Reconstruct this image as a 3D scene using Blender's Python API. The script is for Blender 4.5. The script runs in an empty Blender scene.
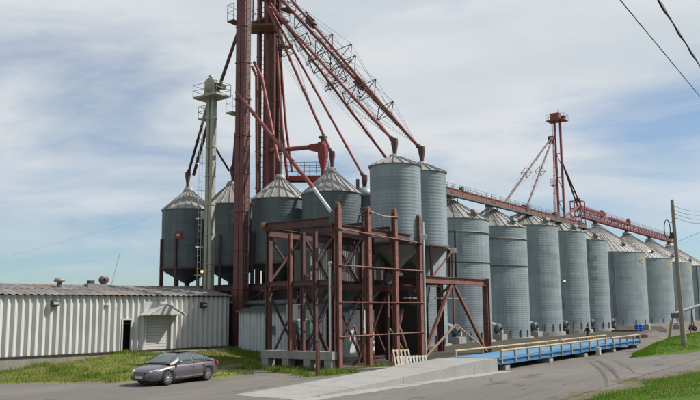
import bpy, bmesh, math, random
from mathutils import Vector, Matrix
R = math.radians
random.seed(7)
sc = bpy.context.scene
COL = sc.collection

# ---------------------------------------------------------------- camera
F, Y0, RHO, EYE = 770.0, 310.0, 0.009, 3.4
cam_d = bpy.data.cameras.new('camera'); cam = bpy.data.objects.new('camera', cam_d); COL.objects.link(cam)
cam_d.sensor_width = 36; cam_d.lens = 36 * F / 700; cam_d.clip_end = 6000; cam_d.clip_start = 0.1
CM = Matrix.Rotation(math.pi / 2 + math.atan((Y0 - 200) / F), 3, 'X') @ Matrix.Rotation(-RHO, 3, 'Z')
cam.matrix_world = Matrix.Translation((0, 0, EYE)) @ CM.to_4x4()
sc.camera = cam

# ---------------------------------------------------------------- sky, sun, exposure
SUN_DIR = Vector((0.985, 0.13, 0)).normalized()
SUN_EL = R(46)
sv = Vector((SUN_DIR.x * math.cos(SUN_EL), SUN_DIR.y * math.cos(SUN_EL), math.sin(SUN_EL)))
wd = bpy.data.worlds.new('World'); sc.world = wd; wd.use_nodes = True
nt = wd.node_tree; nt.nodes.clear()
def N(t, kind, **kw):
    n = t.nodes.new(kind)
    for k, v in kw.items(): setattr(n, k, v)
    return n
def ramp_set(n, pts):
    el = n.color_ramp.elements
    while len(el) < len(pts): el.new(0.5)
    for e, (p, c) in zip(el, pts):
        e.position = p; e.color = (c, c, c, 1) if not isinstance(c, tuple) else (*c, 1)
out = N(nt, 'ShaderNodeOutputWorld'); bg = N(nt, 'ShaderNodeBackground')
sky = N(nt, 'ShaderNodeTexSky', sky_type='NISHITA', sun_disc=False)
sky.sun_elevation = SUN_EL; sky.sun_rotation = math.atan2(SUN_DIR.x, SUN_DIR.y)
sky.air_density = 1.0; sky.dust_density = 0.3; sky.ozone_density = 1.2
tc = N(nt, 'ShaderNodeTexCoord'); sep = N(nt, 'ShaderNodeSeparateXYZ'); nt.links.new(tc.outputs['Generated'], sep.inputs[0])
mz = N(nt, 'ShaderNodeMath', operation='MAXIMUM'); nt.links.new(sep.outputs['Z'], mz.inputs[0]); mz.inputs[1].default_value = 0.0
az = N(nt, 'ShaderNodeMath', operation='ADD'); nt.links.new(mz.outputs[0], az.inputs[0]); az.inputs[1].default_value = 0.16
dx = N(nt, 'ShaderNodeMath', operation='DIVIDE'); nt.links.new(sep.outputs['X'], dx.inputs[0]); nt.links.new(az.outputs[0], dx.inputs[1])
dy = N(nt, 'ShaderNodeMath', operation='DIVIDE'); nt.links.new(sep.outputs['Y'], dy.inputs[0]); nt.links.new(az.outputs[0], dy.inputs[1])
cb = N(nt, 'ShaderNodeCombineXYZ'); nt.links.new(dx.outputs[0], cb.inputs[0]); nt.links.new(dy.outputs[0], cb.inputs[1])
mp = N(nt, 'ShaderNodeMapping'); nt.links.new(cb.outputs[0], mp.inputs[0])
mp.inputs['Rotation'].default_value = (0, 0, R(24)); mp.inputs['Scale'].default_value = (0.8, 1.1, 1); mp.inputs['Location'].default_value = (2.35, 0.9, 0.0)
n1 = N(nt, 'ShaderNodeTexNoise'); n1.inputs['Scale'].default_value = 1.0; n1.inputs['Detail'].default_value = 12; n1.inputs['Roughness'].default_value = 0.56; n1.inputs['Distortion'].default_value = 0.5
nt.links.new(mp.outputs[0], n1.inputs['Vector'])
r1 = N(nt, 'ShaderNodeValToRGB'); ramp_set(r1, [(0.33, 0.25), (0.54, 0.97)]); nt.links.new(n1.outputs['Fac'], r1.inputs[0])
hz = N(nt, 'ShaderNodeMapRange', interpolation_type='SMOOTHSTEP'); nt.links.new(sep.outputs['Z'], hz.inputs['Value']); hz.inputs['From Min'].default_value = 0.0; hz.inputs['From Max'].default_value = 0.2; hz.inputs['To Min'].default_value = 0.2; hz.inputs['To Max'].default_value = 1.0
cf = N(nt, 'ShaderNodeMath', operation='MULTIPLY'); nt.links.new(r1.outputs[0], cf.inputs[0]); nt.links.new(hz.outputs[0], cf.inputs[1])
n2 = N(nt, 'ShaderNodeTexNoise'); n2.inputs['Scale'].default_value = 2.1; n2.inputs['Detail'].default_value = 7; n2.inputs['Distortion'].default_value = 0.2
nt.links.new(mp.outputs[0], n2.inputs['Vector'])
r2 = N(nt, 'ShaderNodeValToRGB'); ramp_set(r2, [(0.3, (5.8, 6.45, 6.9)), (0.7, (7.55, 7.7, 7.85))]); nt.links.new(n2.outputs['Fac'], r2.inputs[0])
tint = N(nt, 'ShaderNodeMixRGB', blend_type='MULTIPLY'); tint.inputs[0].default_value = 1; tint.inputs[2].default_value = (0.62, 0.84, 1.02, 1); nt.links.new(sky.outputs[0], tint.inputs[1])
mxs = N(nt, 'ShaderNodeMixRGB'); nt.links.new(cf.outputs[0], mxs.inputs[0]); nt.links.new(tint.outputs[0], mxs.inputs[1]); nt.links.new(r2.outputs[0], mxs.inputs[2])
nt.links.new(mxs.outputs[0], bg.inputs[0]); bg.inputs[1].default_value = 0.083
nt.links.new(bg.outputs[0], out.inputs[0])
sun_d = bpy.data.lights.new('sun', 'SUN'); sun_d.energy = 5.0; sun_d.angle = R(0.6); sun_d.color = (1, 0.95, 0.88)
sun = bpy.data.objects.new('sun', sun_d); COL.objects.link(sun); sun.rotation_euler = sv.to_track_quat('Z', 'Y').to_euler()
sc.view_settings.view_transform = 'Standard'; sc.view_settings.look = 'None'
sc.view_settings.exposure = 0.3; sc.view_settings.gamma = 1; sc.view_settings.use_curve_mapping = False
sc.render.resolution_x = 1024; sc.render.resolution_y = 585

# ---------------------------------------------------------------- measuring helpers
def ray(x, y): return CM @ Vector(((x - 350) / F, (200 - y) / F, -1))
def G(x, y, z=0.0):
    r = ray(x, y); return Vector((0, 0, EYE)) + r * ((z - EYE) / r.z)
def D(x, y, Y):
    r = ray(x, y); return Vector((0, 0, EYE)) + r * (Y / r.y)
U = Vector((0.574, 0.819, 0)); W = Vector((-0.819, 0.574, 0)); ORG = Vector((-0.707, 44.356, 0)); ROT = math.atan2(0.819, 0.574)
def S(a, b, z=0.0): return ORG + U * a + W * b + Vector((0, 0, z))

# ---------------------------------------------------------------- mesh helpers
class MB:
    def __init__(s): s.v = []; s.f = []; s.sm = []
    def add(s, vs, fs, smooth=False):
        o = len(s.v); s.v += [tuple(v) for v in vs]; s.f += [tuple(i + o for i in f) for f in fs]; s.sm += [smooth] * len(fs); return s
    def hexa(s, p, smooth=False): return s.add(p, [(0, 3, 2, 1), (4, 5, 6, 7), (0, 1, 5, 4), (1, 2, 6, 5), (2, 3, 7, 6), (3, 0, 4, 7)], smooth)
    def box(s, c, d, rz=0):
        cx, cy, cz = c; hx, hy, hz = d[0] / 2, d[1] / 2, d[2] / 2; co, si = math.cos(rz), math.sin(rz)
        q = []
        for z in (-hz, hz):
            for x, y in ((-hx, -hy), (hx, -hy), (hx, hy), (-hx, hy)): q.append((cx + x * co - y * si, cy + x * si + y * co, cz + z))
        return s.hexa(q)
    def beam(s, p, q, w, h=None, up=(0, 0, 1)):
        p = Vector(p); q = Vector(q); h = h or w; d = (q - p).normalized(); up = Vector(up)
        if abs(d.dot(up)) > 0.98: up = Vector((1, 0, 0))
        x = d.cross(up).normalized() * (w / 2); y = x.cross(d).normalized() * (h / 2)
        return s.hexa([p - x - y, p + x - y, p + x + y, p - x + y, q - x - y, q + x - y, q + x + y, q - x + y])
    def ibeam(s, p, q, w, h, up=(0, 0, 1), t=0.035):
        p = Vector(p); q = Vector(q); d = (q - p).normalized(); up = Vector(up)
        if abs(d.dot(up)) > 0.98: up = Vector((1, 0, 0))
        x = d.cross(up).normalized(); y = x.cross(d).normalized()
        o = y * (h / 2 - t / 2)
        s.beam(p + o, q + o, w, t, up); s.beam(p - o, q - o, w, t, up); s.beam(p, q, t, h - 2 * t, up); return s
    def tube(s, p, q, r, r2=None, n=8, caps=True):
        p = Vector(p); q = Vector(q); r2 = r if r2 is None else r2; d = (q - p).normalized()
        up = Vector((0, 0, 1)) if abs(d.z) < 0.95 else Vector((1, 0, 0))
        x = d.cross(up).normalized(); y = x.cross(d)
        vs = []
        for c, rr in ((p, r), (q, r2)):
            for i in range(n):
                t = 2 * math.pi * i / n; vs.append(c + (x * math.cos(t) + y * math.sin(t)) * rr)
        s.add(vs, [(i, (i + 1) % n, n + (i + 1) % n, n + i) for i in range(n)], n > 5)
        if caps: s.add(vs[:n], [tuple(range(n - 1, -1, -1))]); s.add(vs[n:], [tuple(range(n))])
        return s
    def path(s, pts, r, n=6):
        for a, b in zip(pts[:-1], pts[1:]): s.tube(a, b, r, n=n)
        return s
    def lathe(s, prof, n=24, c=(0, 0, 0), smooth=True, a0=0, a1=2 * math.pi):
        full = abs(a1 - a0 - 2 * math.pi) < 1e-6; m = n if full else n + 1; vs = []
        for r, z in prof:
            for i in range(m):
                t = a0 + (a1 - a0) * i / n; vs.append((c[0] + r * math.cos(t), c[1] + r * math.sin(t), c[2] + z))
        fs = []
        for j in range(len(prof) - 1):
            for i in range(n):
                k = (i + 1) % m; fs.append((j * m + i, j * m + k, (j + 1) * m + k, (j + 1) * m + i))
        return s.add(vs, fs, smooth)
    def mesh(s, name, mat=None):
        me = bpy.data.meshes.new(name); me.from_pydata(s.v, [], s.f)
        me.polygons.foreach_set('use_smooth', s.sm)
        if mat: me.materials.append(mat)
        me.update(); return me
    def build(s, name, mat, parent=None, **kw): return put(name, s.mesh(name, mat), parent, **kw)
def put(name, me, parent=None, loc=(0, 0, 0), rz=0.0, kind=None):
    o = bpy.data.objects.new(name, me); COL.objects.link(o); o.parent = parent; o.location = loc
    if rz: o.rotation_euler = (0, 0, rz)
    if kind: o['kind'] = kind
    return o
def tag(o, label, cat, group=None):
    o['label'] = label; o['category'] = cat
    if group: o['group'] = group
    return o
def thing(name, label, cat, loc=(0, 0, 0), rz=0.0, group=None):
    o = bpy.data.objects.new(name, None); COL.objects.link(o); o.location = loc; o.rotation_euler = (0, 0, rz); o.empty_display_size = 0.3
    return tag(o, label, cat, group)
def site(name, label, cat, group=None, a=0, b=0): return thing(name, label, cat, S(a, b), ROT, group)
def struct(o): o['kind'] = 'structure'; return o
def bevel(o, w=0.02, n=2):
    m = o.modifiers.new('bevel', 'BEVEL'); m.width = w; m.segments = n; m.limit_method = 'ANGLE'; return o

# ---------------------------------------------------------------- materials
def mat(name, base, rough=0.6, metal=0.0, var=0.15, scale=1.0, streak=0.0, spots=None, spot_fac=0.3, spot_scale=2.0, bump=0.0, bump_scale=8.0, rnd=0.0, coat=0.0, second=None, second_scale=0.3, stretch=(1, 1, 1), rotz=0.0, fine=0.0):
    m = bpy.data.materials.new(name); m.use_nodes = True; t = m.node_tree; t.nodes.clear()
    o = N(t, 'ShaderNodeOutputMaterial'); b = N(t, 'ShaderNodeBsdfPrincipled'); t.links.new(b.outputs[0], o.inputs[0])
    if rough >= 0.9: b.inputs['Specular IOR Level'].default_value = 0.12
    b.inputs['Metallic'].default_value = metal; b.inputs['Roughness'].default_value = rough
    if coat: b.inputs['Coat Weight'].default_value = coat; b.inputs['Coat Roughness'].default_value = 0.08
    geo = N(t, 'ShaderNodeNewGeometry'); pos = geo.outputs['Position']
    if stretch != (1, 1, 1):
        mp = N(t, 'ShaderNodeMapping'); mp.inputs['Scale'].default_value = stretch; mp.inputs['Rotation'].default_value = (0, 0, rotz); mp.vector_type = 'TEXTURE' if rotz else 'POINT'; t.links.new(pos, mp.inputs[0]); pos = mp.outputs[0]
    def noise(sc_, det=6, vec=None, rg=0.6):
        n = N(t, 'ShaderNodeTexNoise'); n.inputs['Scale'].default_value = sc_; n.inputs['Detail'].default_value = det; n.inputs['Roughness'].default_value = rg
        t.links.new(vec or pos, n.inputs['Vector']); return n.outputs['Fac']
    def ramp(fac, pts):
        r = N(t, 'ShaderNodeValToRGB'); ramp_set(r, pts); t.links.new(fac, r.inputs[0]); return r.outputs[0]
    def mix(fac, a, c, mode='MIX'):
        x = N(t, 'ShaderNodeMixRGB', blend_type=mode)
        for s_, v in ((0, fac), (1, a), (2, c)):
            if isinstance(v, (int, float)): x.inputs[s_].default_value = v
            elif isinstance(v, tuple): x.inputs[s_].default_value = (*v, 1)
            else: t.links.new(v, x.inputs[s_])
        return x.outputs[0]
    lo, hi = 1 - var, 1 + var
    c = mix(1.0, base, ramp(noise(scale), [(0.3, lo), (0.7, hi)]), 'MULTIPLY')
    if second: c = mix(ramp(noise(second_scale, 5), [(0.42, 0.0), (0.62, 1.0)]), c, second)
    if streak:
        mp = N(t, 'ShaderNodeMapping'); mp.inputs['Scale'].default_value = (3.0, 3.0, 0.12); t.links.new(geo.outputs['Position'], mp.inputs[0])
        c = mix(streak, c, ramp(noise(1.0, 5, mp.outputs[0]), [(0.35, 0.35), (0.65, 1.0)]), 'MULTIPLY')
    if rnd:
        oi = N(t, 'ShaderNodeObjectInfo'); c = mix(1.0, c, ramp(oi.outputs['Random'], [(0.0, 1 - rnd), (1.0, 1 + rnd)]), 'MULTIPLY')
    if fine: c = mix(1.0, c, ramp(noise(9.0, 4, geo.outputs['Position'], 0.75), [(0.3, 1 - fine), (0.7, 1 + fine)]), 'MULTIPLY')
    if spots: c = mix(ramp(noise(spot_scale, 8, None, 0.7), [(0.5 + (0.3 - spot_fac) * 0.5, 0.0), (0.62 + (0.3 - spot_fac) * 0.5, 1.0)]), c, spots)
    t.links.new(c, b.inputs['Base Color'])
    if bump:
        bp = N(t, 'ShaderNodeBump'); bp.inputs['Strength'].default_value = bump; bp.inputs['Distance'].default_value = 0.03
        t.links.new(noise(bump_scale, 6), bp.inputs['Height']); t.links.new(bp.outputs[0], b.inputs['Normal'])
    return m
def leafy(name, a, b):
    m = mat(name, a, 0.9, 0, 0.3, 1.3, second=b, second_scale=0.35); t = m.node_tree; bs = [n for n in t.nodes if n.type == 'BSDF_PRINCIPLED'][0]; o = [n for n in t.nodes if n.type == 'OUTPUT_MATERIAL'][0]
    tr = N(t, 'ShaderNodeBsdfTranslucent'); mx = N(t, 'ShaderNodeMixShader'); mx.inputs[0].default_value = 0.45
    t.links.new(bs.inputs['Base Color'].links[0].from_socket, tr.inputs[0]); t.links.new(bs.outputs[0], mx.inputs[1]); t.links.new(tr.outputs[0], mx.inputs[2]); t.links.new(mx.outputs[0], o.inputs[0]); return m
def emis(name, col, strength):
    m = bpy.data.materials.new(name); m.use_nodes = True; b = m.node_tree.nodes['Principled BSDF']
    b.inputs['Base Color'].default_value = (*col, 1); b.inputs['Emission Color'].default_value = (*col, 1); b.inputs['Emission Strength'].default_value = strength; return m
ROT = math.atan2(0.819, 0.574)
M = {}
M['galv'] = mat('galv', (0.232, 0.272, 0.295), 0.5, 0.12, 0.10, 0.8, streak=0.3, rnd=0.11, spots=(0.15, 0.155, 0.15), spot_fac=0.08, spot_scale=1.6, stretch=(1, 1, .35))
M['galv_roof'] = mat('galv_roof', (0.265, 0.258, 0.245), 0.5, 0.15, 0.12, 1.2, streak=0.1, rnd=0.06, spots=(0.30, 0.27, 0.24), spot_fac=0.08)
M['galv_shaded'] = mat('galv_shaded', (0.10, 0.125, 0.135), 0.6, 0.1, 0.12, 0.8, streak=0.35, rnd=0.08)  # galvanised steel, shade from surrounding structure put into the colour
M['galv_cone'] = mat('galv_cone', (0.22, 0.22, 0.21), 0.6, 0.15, 0.12, 1.0, streak=0.2)
M['galv_dark'] = mat('galv_dark', (0.10, 0.11, 0.11), 0.6, 0.3, 0.2, 2)
M['zinc'] = mat('zinc', (0.5, 0.52, 0.52), 0.45, 0.5, 0.12, 3)
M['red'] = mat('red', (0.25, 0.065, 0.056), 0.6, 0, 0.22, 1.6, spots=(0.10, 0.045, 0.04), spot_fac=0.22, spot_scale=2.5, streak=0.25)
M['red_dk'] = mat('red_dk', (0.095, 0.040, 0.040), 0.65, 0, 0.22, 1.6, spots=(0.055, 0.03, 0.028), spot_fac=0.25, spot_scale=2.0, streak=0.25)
M['red_tower'] = mat('red_tower', (0.155, 0.052, 0.050), 0.65, 0, 0.2, 1.2, spots=(0.08, 0.04, 0.038), spot_fac=0.2, spot_scale=1.5, streak=0.35)
M['red_far'] = mat('red_far', (0.225, 0.050, 0.055), 0.55, 0, 0.18, 1.0)
M['red_bright'] = mat('red_bright', (0.23, 0.032, 0.04), 0.55, 0, 0.15, 2)
M['rust'] = mat('rust', (0.19, 0.075, 0.056), 0.7, 0, 0.28, 2.2, spots=(0.075, 0.04, 0.033), spot_fac=0.25, spot_scale=3.5, streak=0.25)
M['rust_lt'] = mat('rust_lt', (0.27, 0.175, 0.125), 0.7, 0, 0.2, 3)
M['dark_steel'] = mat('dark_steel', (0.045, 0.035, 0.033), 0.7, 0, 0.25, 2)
M['olive'] = mat('olive', (0.33, 0.32, 0.265), 0.6, 0.1, 0.16, 1.2, streak=0.2)
M['white_wall'] = mat('white_wall', (0.52, 0.52, 0.505), 0.6, 0, 0.06, 0.7, streak=0.16, rnd=0.03, spots=(0.27, 0.255, 0.23), spot_fac=0.05, spot_scale=1.5)
M['white_paint'] = mat('white_paint', (0.47, 0.47, 0.455), 0.55, 0, 0.06, 2, streak=0.1)
M['roof_old'] = mat('roof_old', (0.155, 0.148, 0.145), 0.75, 0.05, 0.3, 1.6, rnd=0.22, spots=(0.20, 0.105, 0.07), spot_fac=0.2, spot_scale=0.55)
M['shed'] = mat('shed', (0.48, 0.53, 0.54), 0.6, 0, 0.1, 1.2, streak=0.2, rnd=0.04)
M['teal'] = mat('teal', (0.10, 0.22, 0.18), 0.6, 0, 0.15, 2)
M['conc'] = mat('conc', (0.27, 0.26, 0.24), 0.85, 0, 0.12, 1.0, streak=0.25, spots=(0.19, 0.175, 0.155), spot_fac=0.14, spot_scale=1.2, bump=0.25, fine=0.1)
M['conc_ramp'] = mat('conc_ramp', (0.255, 0.25, 0.238), 0.85, 0, 0.10, 0.6, spots=(0.205, 0.198, 0.187), spot_fac=0.2, spot_scale=0.8, bump=0.2, rnd=0.03, fine=0.10)
M['found'] = mat('found', (0.25, 0.235, 0.21), 0.9, 0, 0.15, 0.8, streak=0.35, bump=0.25)
M['asphalt'] = mat('asphalt', (0.132, 0.124, 0.115), 0.92, 0, 0.16, 0.5, spots=(0.085, 0.08, 0.075), spot_fac=0.2, spot_scale=0.5, bump=0.5, bump_scale=20, second=(0.162, 0.150, 0.135), second_scale=0.22, stretch=(2.6, 0.8, 1), rotz=ROT, fine=0.18)
M['gravel'] = mat('gravel', (0.135, 0.122, 0.105), 0.95, 0, 0.2, 0.5, spots=(0.175, 0.162, 0.145), spot_fac=0.3, spot_scale=0.35, bump=0.7, bump_scale=14, fine=0.2)
M['dirt'] = mat('dirt', (0.062, 0.057, 0.046), 0.95, 0, 0.2, 0.7, spots=(0.05, 0.058, 0.028), spot_fac=0.2, spot_scale=0.6, bump=0.7, bump_scale=10, fine=0.2)
M['dirt_light'] = mat('dirt_light', (0.22, 0.20, 0.17), 0.95, 0, 0.2, 0.9, spots=(0.11, 0.115, 0.06), spot_fac=0.22, spot_scale=0.9, bump=0.6, bump_scale=10)
M['margin'] = mat('margin', (0.125, 0.105, 0.075), 0.95, 0, 0.25, 1.2, spots=(0.085, 0.09, 0.04), spot_fac=0.25, spot_scale=0.9, fine=0.25)
M['field'] = mat('field', (0.11, 0.14, 0.045), 0.95, 0, 0.25, 0.2)
M['tyremark'] = mat('tyremark', (0.098, 0.092, 0.086), 0.92, 0, 0.25, 1.5, fine=0.25)
M['lawn'] = mat('lawn', (0.042, 0.09, 0.008), 0.95, 0, 0.3, 1.2, second=(0.075, 0.105, 0.018), second_scale=0.25, bump=0.8, bump_scale=10)
M['bank'] = mat('bank', (0.115, 0.145, 0.03), 0.95, 0, 0.3, 1.3, second=(0.175, 0.155, 0.07), second_scale=0.45, bump=0.8, bump_scale=8)
M['weed'] = leafy('weed', (0.125, 0.205, 0.03), (0.18, 0.21, 0.05))
M['blade'] = leafy('blade', (0.07, 0.175, 0.008), (0.115, 0.185, 0.02))
M['blade_dry'] = leafy('blade_dry', (0.15, 0.21, 0.03), (0.25, 0.23, 0.075))
M['blue'] = mat('blue', (0.035, 0.145, 0.31), 0.55, 0, 0.12, 1.5, spots=(0.06, 0.11, 0.17), spot_fac=0.15, streak=0.2)
M['blue_deck'] = mat('blue_deck', (0.07, 0.20, 0.345), 0.6, 0, 0.12, 0.8, rnd=0.06, spots=(0.13, 0.20, 0.27), spot_fac=0.16, spot_scale=0.8, fine=0.12)
M['yellow'] = mat('yellow', (0.34, 0.245, 0.11), 0.65, 0, 0.2, 2, spots=(0.27, 0.215, 0.15), spot_fac=0.25, spot_scale=1.6)
M['tan'] = mat('tan', (0.32, 0.265, 0.185), 0.7, 0, 0.2, 2)
M['wood'] = mat('wood', (0.27, 0.24, 0.205), 0.85, 0, 0.25, 4, stretch=(4, 4, 0.5))
M['pallet'] = mat('pallet', (0.46, 0.38, 0.26), 0.85, 0, 0.2, 4, rnd=0.12)
M['pallet_grey'] = mat('pallet_grey', (0.48, 0.47, 0.45), 0.85, 0, 0.15, 4, rnd=0.12)
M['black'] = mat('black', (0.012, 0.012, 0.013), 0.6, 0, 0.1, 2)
M['rubber'] = mat('rubber', (0.02, 0.02, 0.021), 0.8, 0, 0.2, 8)
M['cable'] = mat('cable', (0.03, 0.03, 0.035), 0.6, 0, 0.1, 2)
M['carpaint'] = mat('carpaint', (0.125, 0.112, 0.122), 0.32, 0.55, 0.03, 2, coat=0.7)
M['glass'] = mat('glass', (0.085, 0.115, 0.115), 0.06, 0.0, 0.02, 1)
M['chrome'] = mat('chrome', (0.55, 0.55, 0.57), 0.25, 0.9, 0.03, 2)
M['lens'] = mat('lens', (0.55, 0.58, 0.62), 0.15, 0.2, 0.05, 3)
M['taillight'] = mat('taillight', (0.45, 0.02, 0.02), 0.2, 0, 0.05, 3)
M['plastic'] = mat('plastic', (0.02, 0.02, 0.022), 0.5, 0, 0.1, 3)
M['barrel'] = mat('barrel', (0.02, 0.10, 0.42), 0.45, 0, 0.08, 2)
M['jacket'] = mat('jacket', (0.018, 0.018, 0.024), 0.85, 0, 0.2, 6)
M['trousers'] = mat('trousers', (0.02, 0.022, 0.03), 0.85, 0, 0.2, 6)
M['skin'] = mat('skin', (0.42, 0.24, 0.17), 0.6, 0, 0.05, 6)
M['hair'] = mat('hair', (0.02, 0.014, 0.01), 0.7, 0, 0.2, 10)
M['magenta'] = mat('magenta', (0.14, 0.02, 0.035), 0.6, 0, 0.1, 3)
M['logo_y'] = mat('logo_y', (0.36, 0.27, 0.08), 0.6, 0, 0.1, 2)
M['signred'] = mat('signred', (0.22, 0.025, 0.03), 0.6, 0, 0.1, 2)
M['lamp_on'] = emis('lamp_on', (1.0, 0.62, 0.2), 0.9)
M['lamp_on2'] = emis('lamp_on2', (1.0, 0.72, 0.42), 0.9)

# ---------------------------------------------------------------- ground, roads, banks
def sheet(name, pts, z, m, sub=None):
    b = MB(); b.add([(p[0], p[1], z) for p in pts], [tuple(range(len(pts)))]); return struct(b.build(name, m))
sheet('ground', [(-2500, -2500), (2500, -2500), (2500, 3500), (-2500, 3500)], 0.0, M['field'])
def SP(l): return [S(a, b) for a, b in l]
sheet('gravel_yard', SP([(-60, -60), (40, -60), (210, -25), (210, 60), (-60, 60)]), 0.004, M['gravel'])
sheet('road', [G(-60, 385.5), G(60, 384), G(128, 383.5), G(216, 380.5), G(270, 374.5), G(330, 378), G(352, 389), S(4.5, -8.3), S(20, -8.6), S(36, -8.6), G(700, 352.5), G(760, 343), G(900, 345), Vector((30, 22, 0)), Vector((-12, -6, 0)), Vector((-40, -6, 0)), Vector((-40, 28, 0))], 0.008, M['asphalt'])
# dirt strip between the bins and the scale
sheet('dirt_strip', SP([(6, -4.2), (30, -3.4), (66, -2.2), (90, 3.0), (112, 9), (112, 30), (2, 30), (2, 8)]), 0.008, M['dirt'])
# tyre marks on the road: thin painted rubber sheets
for q, (p0, p1, p2, wd_) in enumerate([((588, 362), (606, 371), (607, 386), 0.22), ((597, 361), (616, 369), (620, 384), 0.22), ((612, 360), (628, 366), (634, 373), 0.16)]):
    P0, P1, P2 = G(*p0), G(*p1), G(*p2); b = MB(); L = []
    for i in range(15):
        t = i / 14; c = P0 * (1 - t) ** 2 + P1 * 2 * t * (1 - t) + P2 * t * t; d = ((P1 - P0) * (1 - t) + (P2 - P1) * t).normalized(); n = Vector((-d.y, d.x, 0)) * wd_ * (0.6 + 0.4 * math.sin(3.1 * t)) / 2
        L += [(c.x + n.x, c.y + n.y, 0.012), (c.x - n.x, c.y - n.y, 0.012)]
    b.add(L, [(2 * i, 2 * i + 1, 2 * i + 3, 2 * i + 2) for i in range(14)]); struct(b.build('tyre_track', M['tyremark']))
def hnoise(x, y): return 0.5 * math.sin(x * 1.3 + 0.7 * math.sin(y * 0.9)) * math.cos(y * 1.1 + 0.5 * math.sin(x * 0.7)) + 0.5 * math.sin(x * 0.41 + y * 0.57)
def heightfield(name, fn, nu, nv, m):
    b = MB(); vs = [fn(i / nu, j / nv) for j in range(nv + 1) for i in range(nu + 1)]
    b.add(vs, [(j * (nu + 1) + i, j * (nu + 1) + i + 1, (j + 1) * (nu + 1) + i + 1, (j + 1) * (nu + 1) + i) for j in range(nv) for i in range(nu)], True)
    return struct(b.build(name, m))
def blades(name, fn, n, h0, h1, m, wb=0.025, dens=None):
    b = MB(); vs = []; fs = []; k = 0
    while k < n:
        p = fn(random.random(), random.random())
        if dens and random.random() > dens(p): continue
        t = random.random() * 6.283; h = random.uniform(h0, h1); l = random.uniform(0.1, 0.6) * h; t2 = random.random() * 6.283
        c, s_ = math.cos(t) * wb, math.sin(t) * wb; o = len(vs)
        vs += [(p[0] - c, p[1] - s_, p[2] - 0.02), (p[0] + c, p[1] + s_, p[2] - 0.02), (p[0] + l * math.cos(t2), p[1] + l * math.sin(t2), p[2] + h)]
        fs.append((o, o + 1, o + 2)); k += 1
    b.add(vs, fs, True); return b.build(name, m, kind='stuff')
# verge rising towards the camera, along the road
VP = G(700, 369.5); VQ = G(563, 400.5); vd = (VP - VQ).normalized(); vn = Vector((vd.y, -vd.x, 0))
def verge_z(s): return -0.06 + (0.155 * s if s < 12 else 1.86 + 0.05 * (s - 12))
def verge(u_, v_):
    a = -45 + 150 * u_; s = -0.6 + 34 * v_ ** 1.5
    wob = 0.35 * math.sin(a * 0.45) + 0.25 * math.sin(a * 1.1 + 1); p = VQ + vd * a + vn * (s + wob * max(0, 1 - s / 4))
    return (p.x, p.y, verge_z(s) + 0.05 * hnoise(p.x, p.y) * min(1, max(0, s)))
heightfield('grass_verge', verge, 150, 50, M['lawn'])
def verge_near(u_, v_): return verge((45 - 3 + 40 * u_) / 150, (v_ * 0.55) ** 1.0)
b_ = blades('verge_grass', verge_near, 60000, 0.03, 0.09, M['blade'], 0.016)
b_['label'] = 'short green grass on the verge in the lower right corner'
b_ = blades('verge_tufts', verge_near, 5000, 0.10, 0.24, M['weed'], 0.02, lambda p: .04 + .96 * (hnoise(p[0] * 1.1, p[1] * 1.3) > .42))
b_['label'] = 'taller grass tufts and weeds scattered over the verge'
b = MB(); vs = []; n = 90
for i in range(n + 1):
    a = -20 + 75 * i / n; wob = 0.35 * math.sin(a * 0.45) + 0.25 * math.sin(a * 1.1 + 1)
    for s_ in (0.4 + wob, -0.55 - .35 * math.sin(a * .8) - .2 * math.sin(a * 2.3 + 1) - random.uniform(0, .15) + wob): p = VQ + vd * a + vn * s_; vs.append((p.x, p.y, 0.014))
b.add(vs, [(2 * i, 2 * i + 1, 2 * i + 3, 2 * i + 2) for i in range(n)]); struct(b.build('dirt_margin', M['margin']))
rc = random.Random(5)
for k_ in range(9):   # cracks and a long tar-filled joint in the old asphalt
    p = G(rc.uniform(120, 640), rc.uniform(364, 398)) if k_ else G(430, 384); an = ROT + (rc.uniform(-.15, .15) if k_ % 3 else rc.uniform(1.0, 2.0)); L = []; w_ = rc.uniform(.02, .045)
    for i in range(rc.randint(14, 34)):
        an += rc.uniform(-.3, .3); d = Vector((math.cos(an), math.sin(an), 0)); q = Vector((-d.y, d.x, 0)) * w_ * rc.uniform(.3, 1); L += [(p.x + q.x, p.y + q.y, .013), (p.x - q.x, p.y - q.y, .013)]; p = p + d * .32
    MBc = MB().add(L, [(2 * i, 2 * i + 1, 2 * i + 3, 2 * i + 2) for i in range(len(L) // 2 - 1)]); struct(MBc.build('road_crack', M['tyremark']))
# grass bank in front of the white warehouse
WC = Vector((-9.45, 59.4, 0)); WU = Vector((0.670, 0.742, 0)).normalized(); WN = Vector((WU.y, -WU.x, 0)); WROT = math.atan2(WU.y, WU.x)
def bank_top(s):  # s = metres to the left of the warehouse corner
    return 0.62 if s < 9.5 else (0.62 - 0.62 * min(1, (s - 9.5) / 7.0) if s < 22 else 0.0)
def front_edge(s):  # road edge, measured out from the wall
    base = WC - WU * s
    px = [(-40, 385), (0, 384.5), (60, 383.5), (128, 383), (170, 381), (216, 379.5), (262, 374)]
    best = 99.0
    P = [G(*q) for q in px]
    for A, B in zip(P[:-1], P[1:]):
        d = B - A; den = WN.x * d.y - WN.y * d.x
        if abs(den) < 1e-6: continue
        w_ = A - base; t = (w_.x * d.y - w_.y * d.x) / den; k = (w_.x * WN.y - w_.y * WN.x) / den
        if -0.02 <= k <= 1.02 and t > 0: best = min(best, t)
    return best if best < 90 else 8.0
FE = [front_edge(-3 + 30 * i / 60) for i in range(61)]
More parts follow.
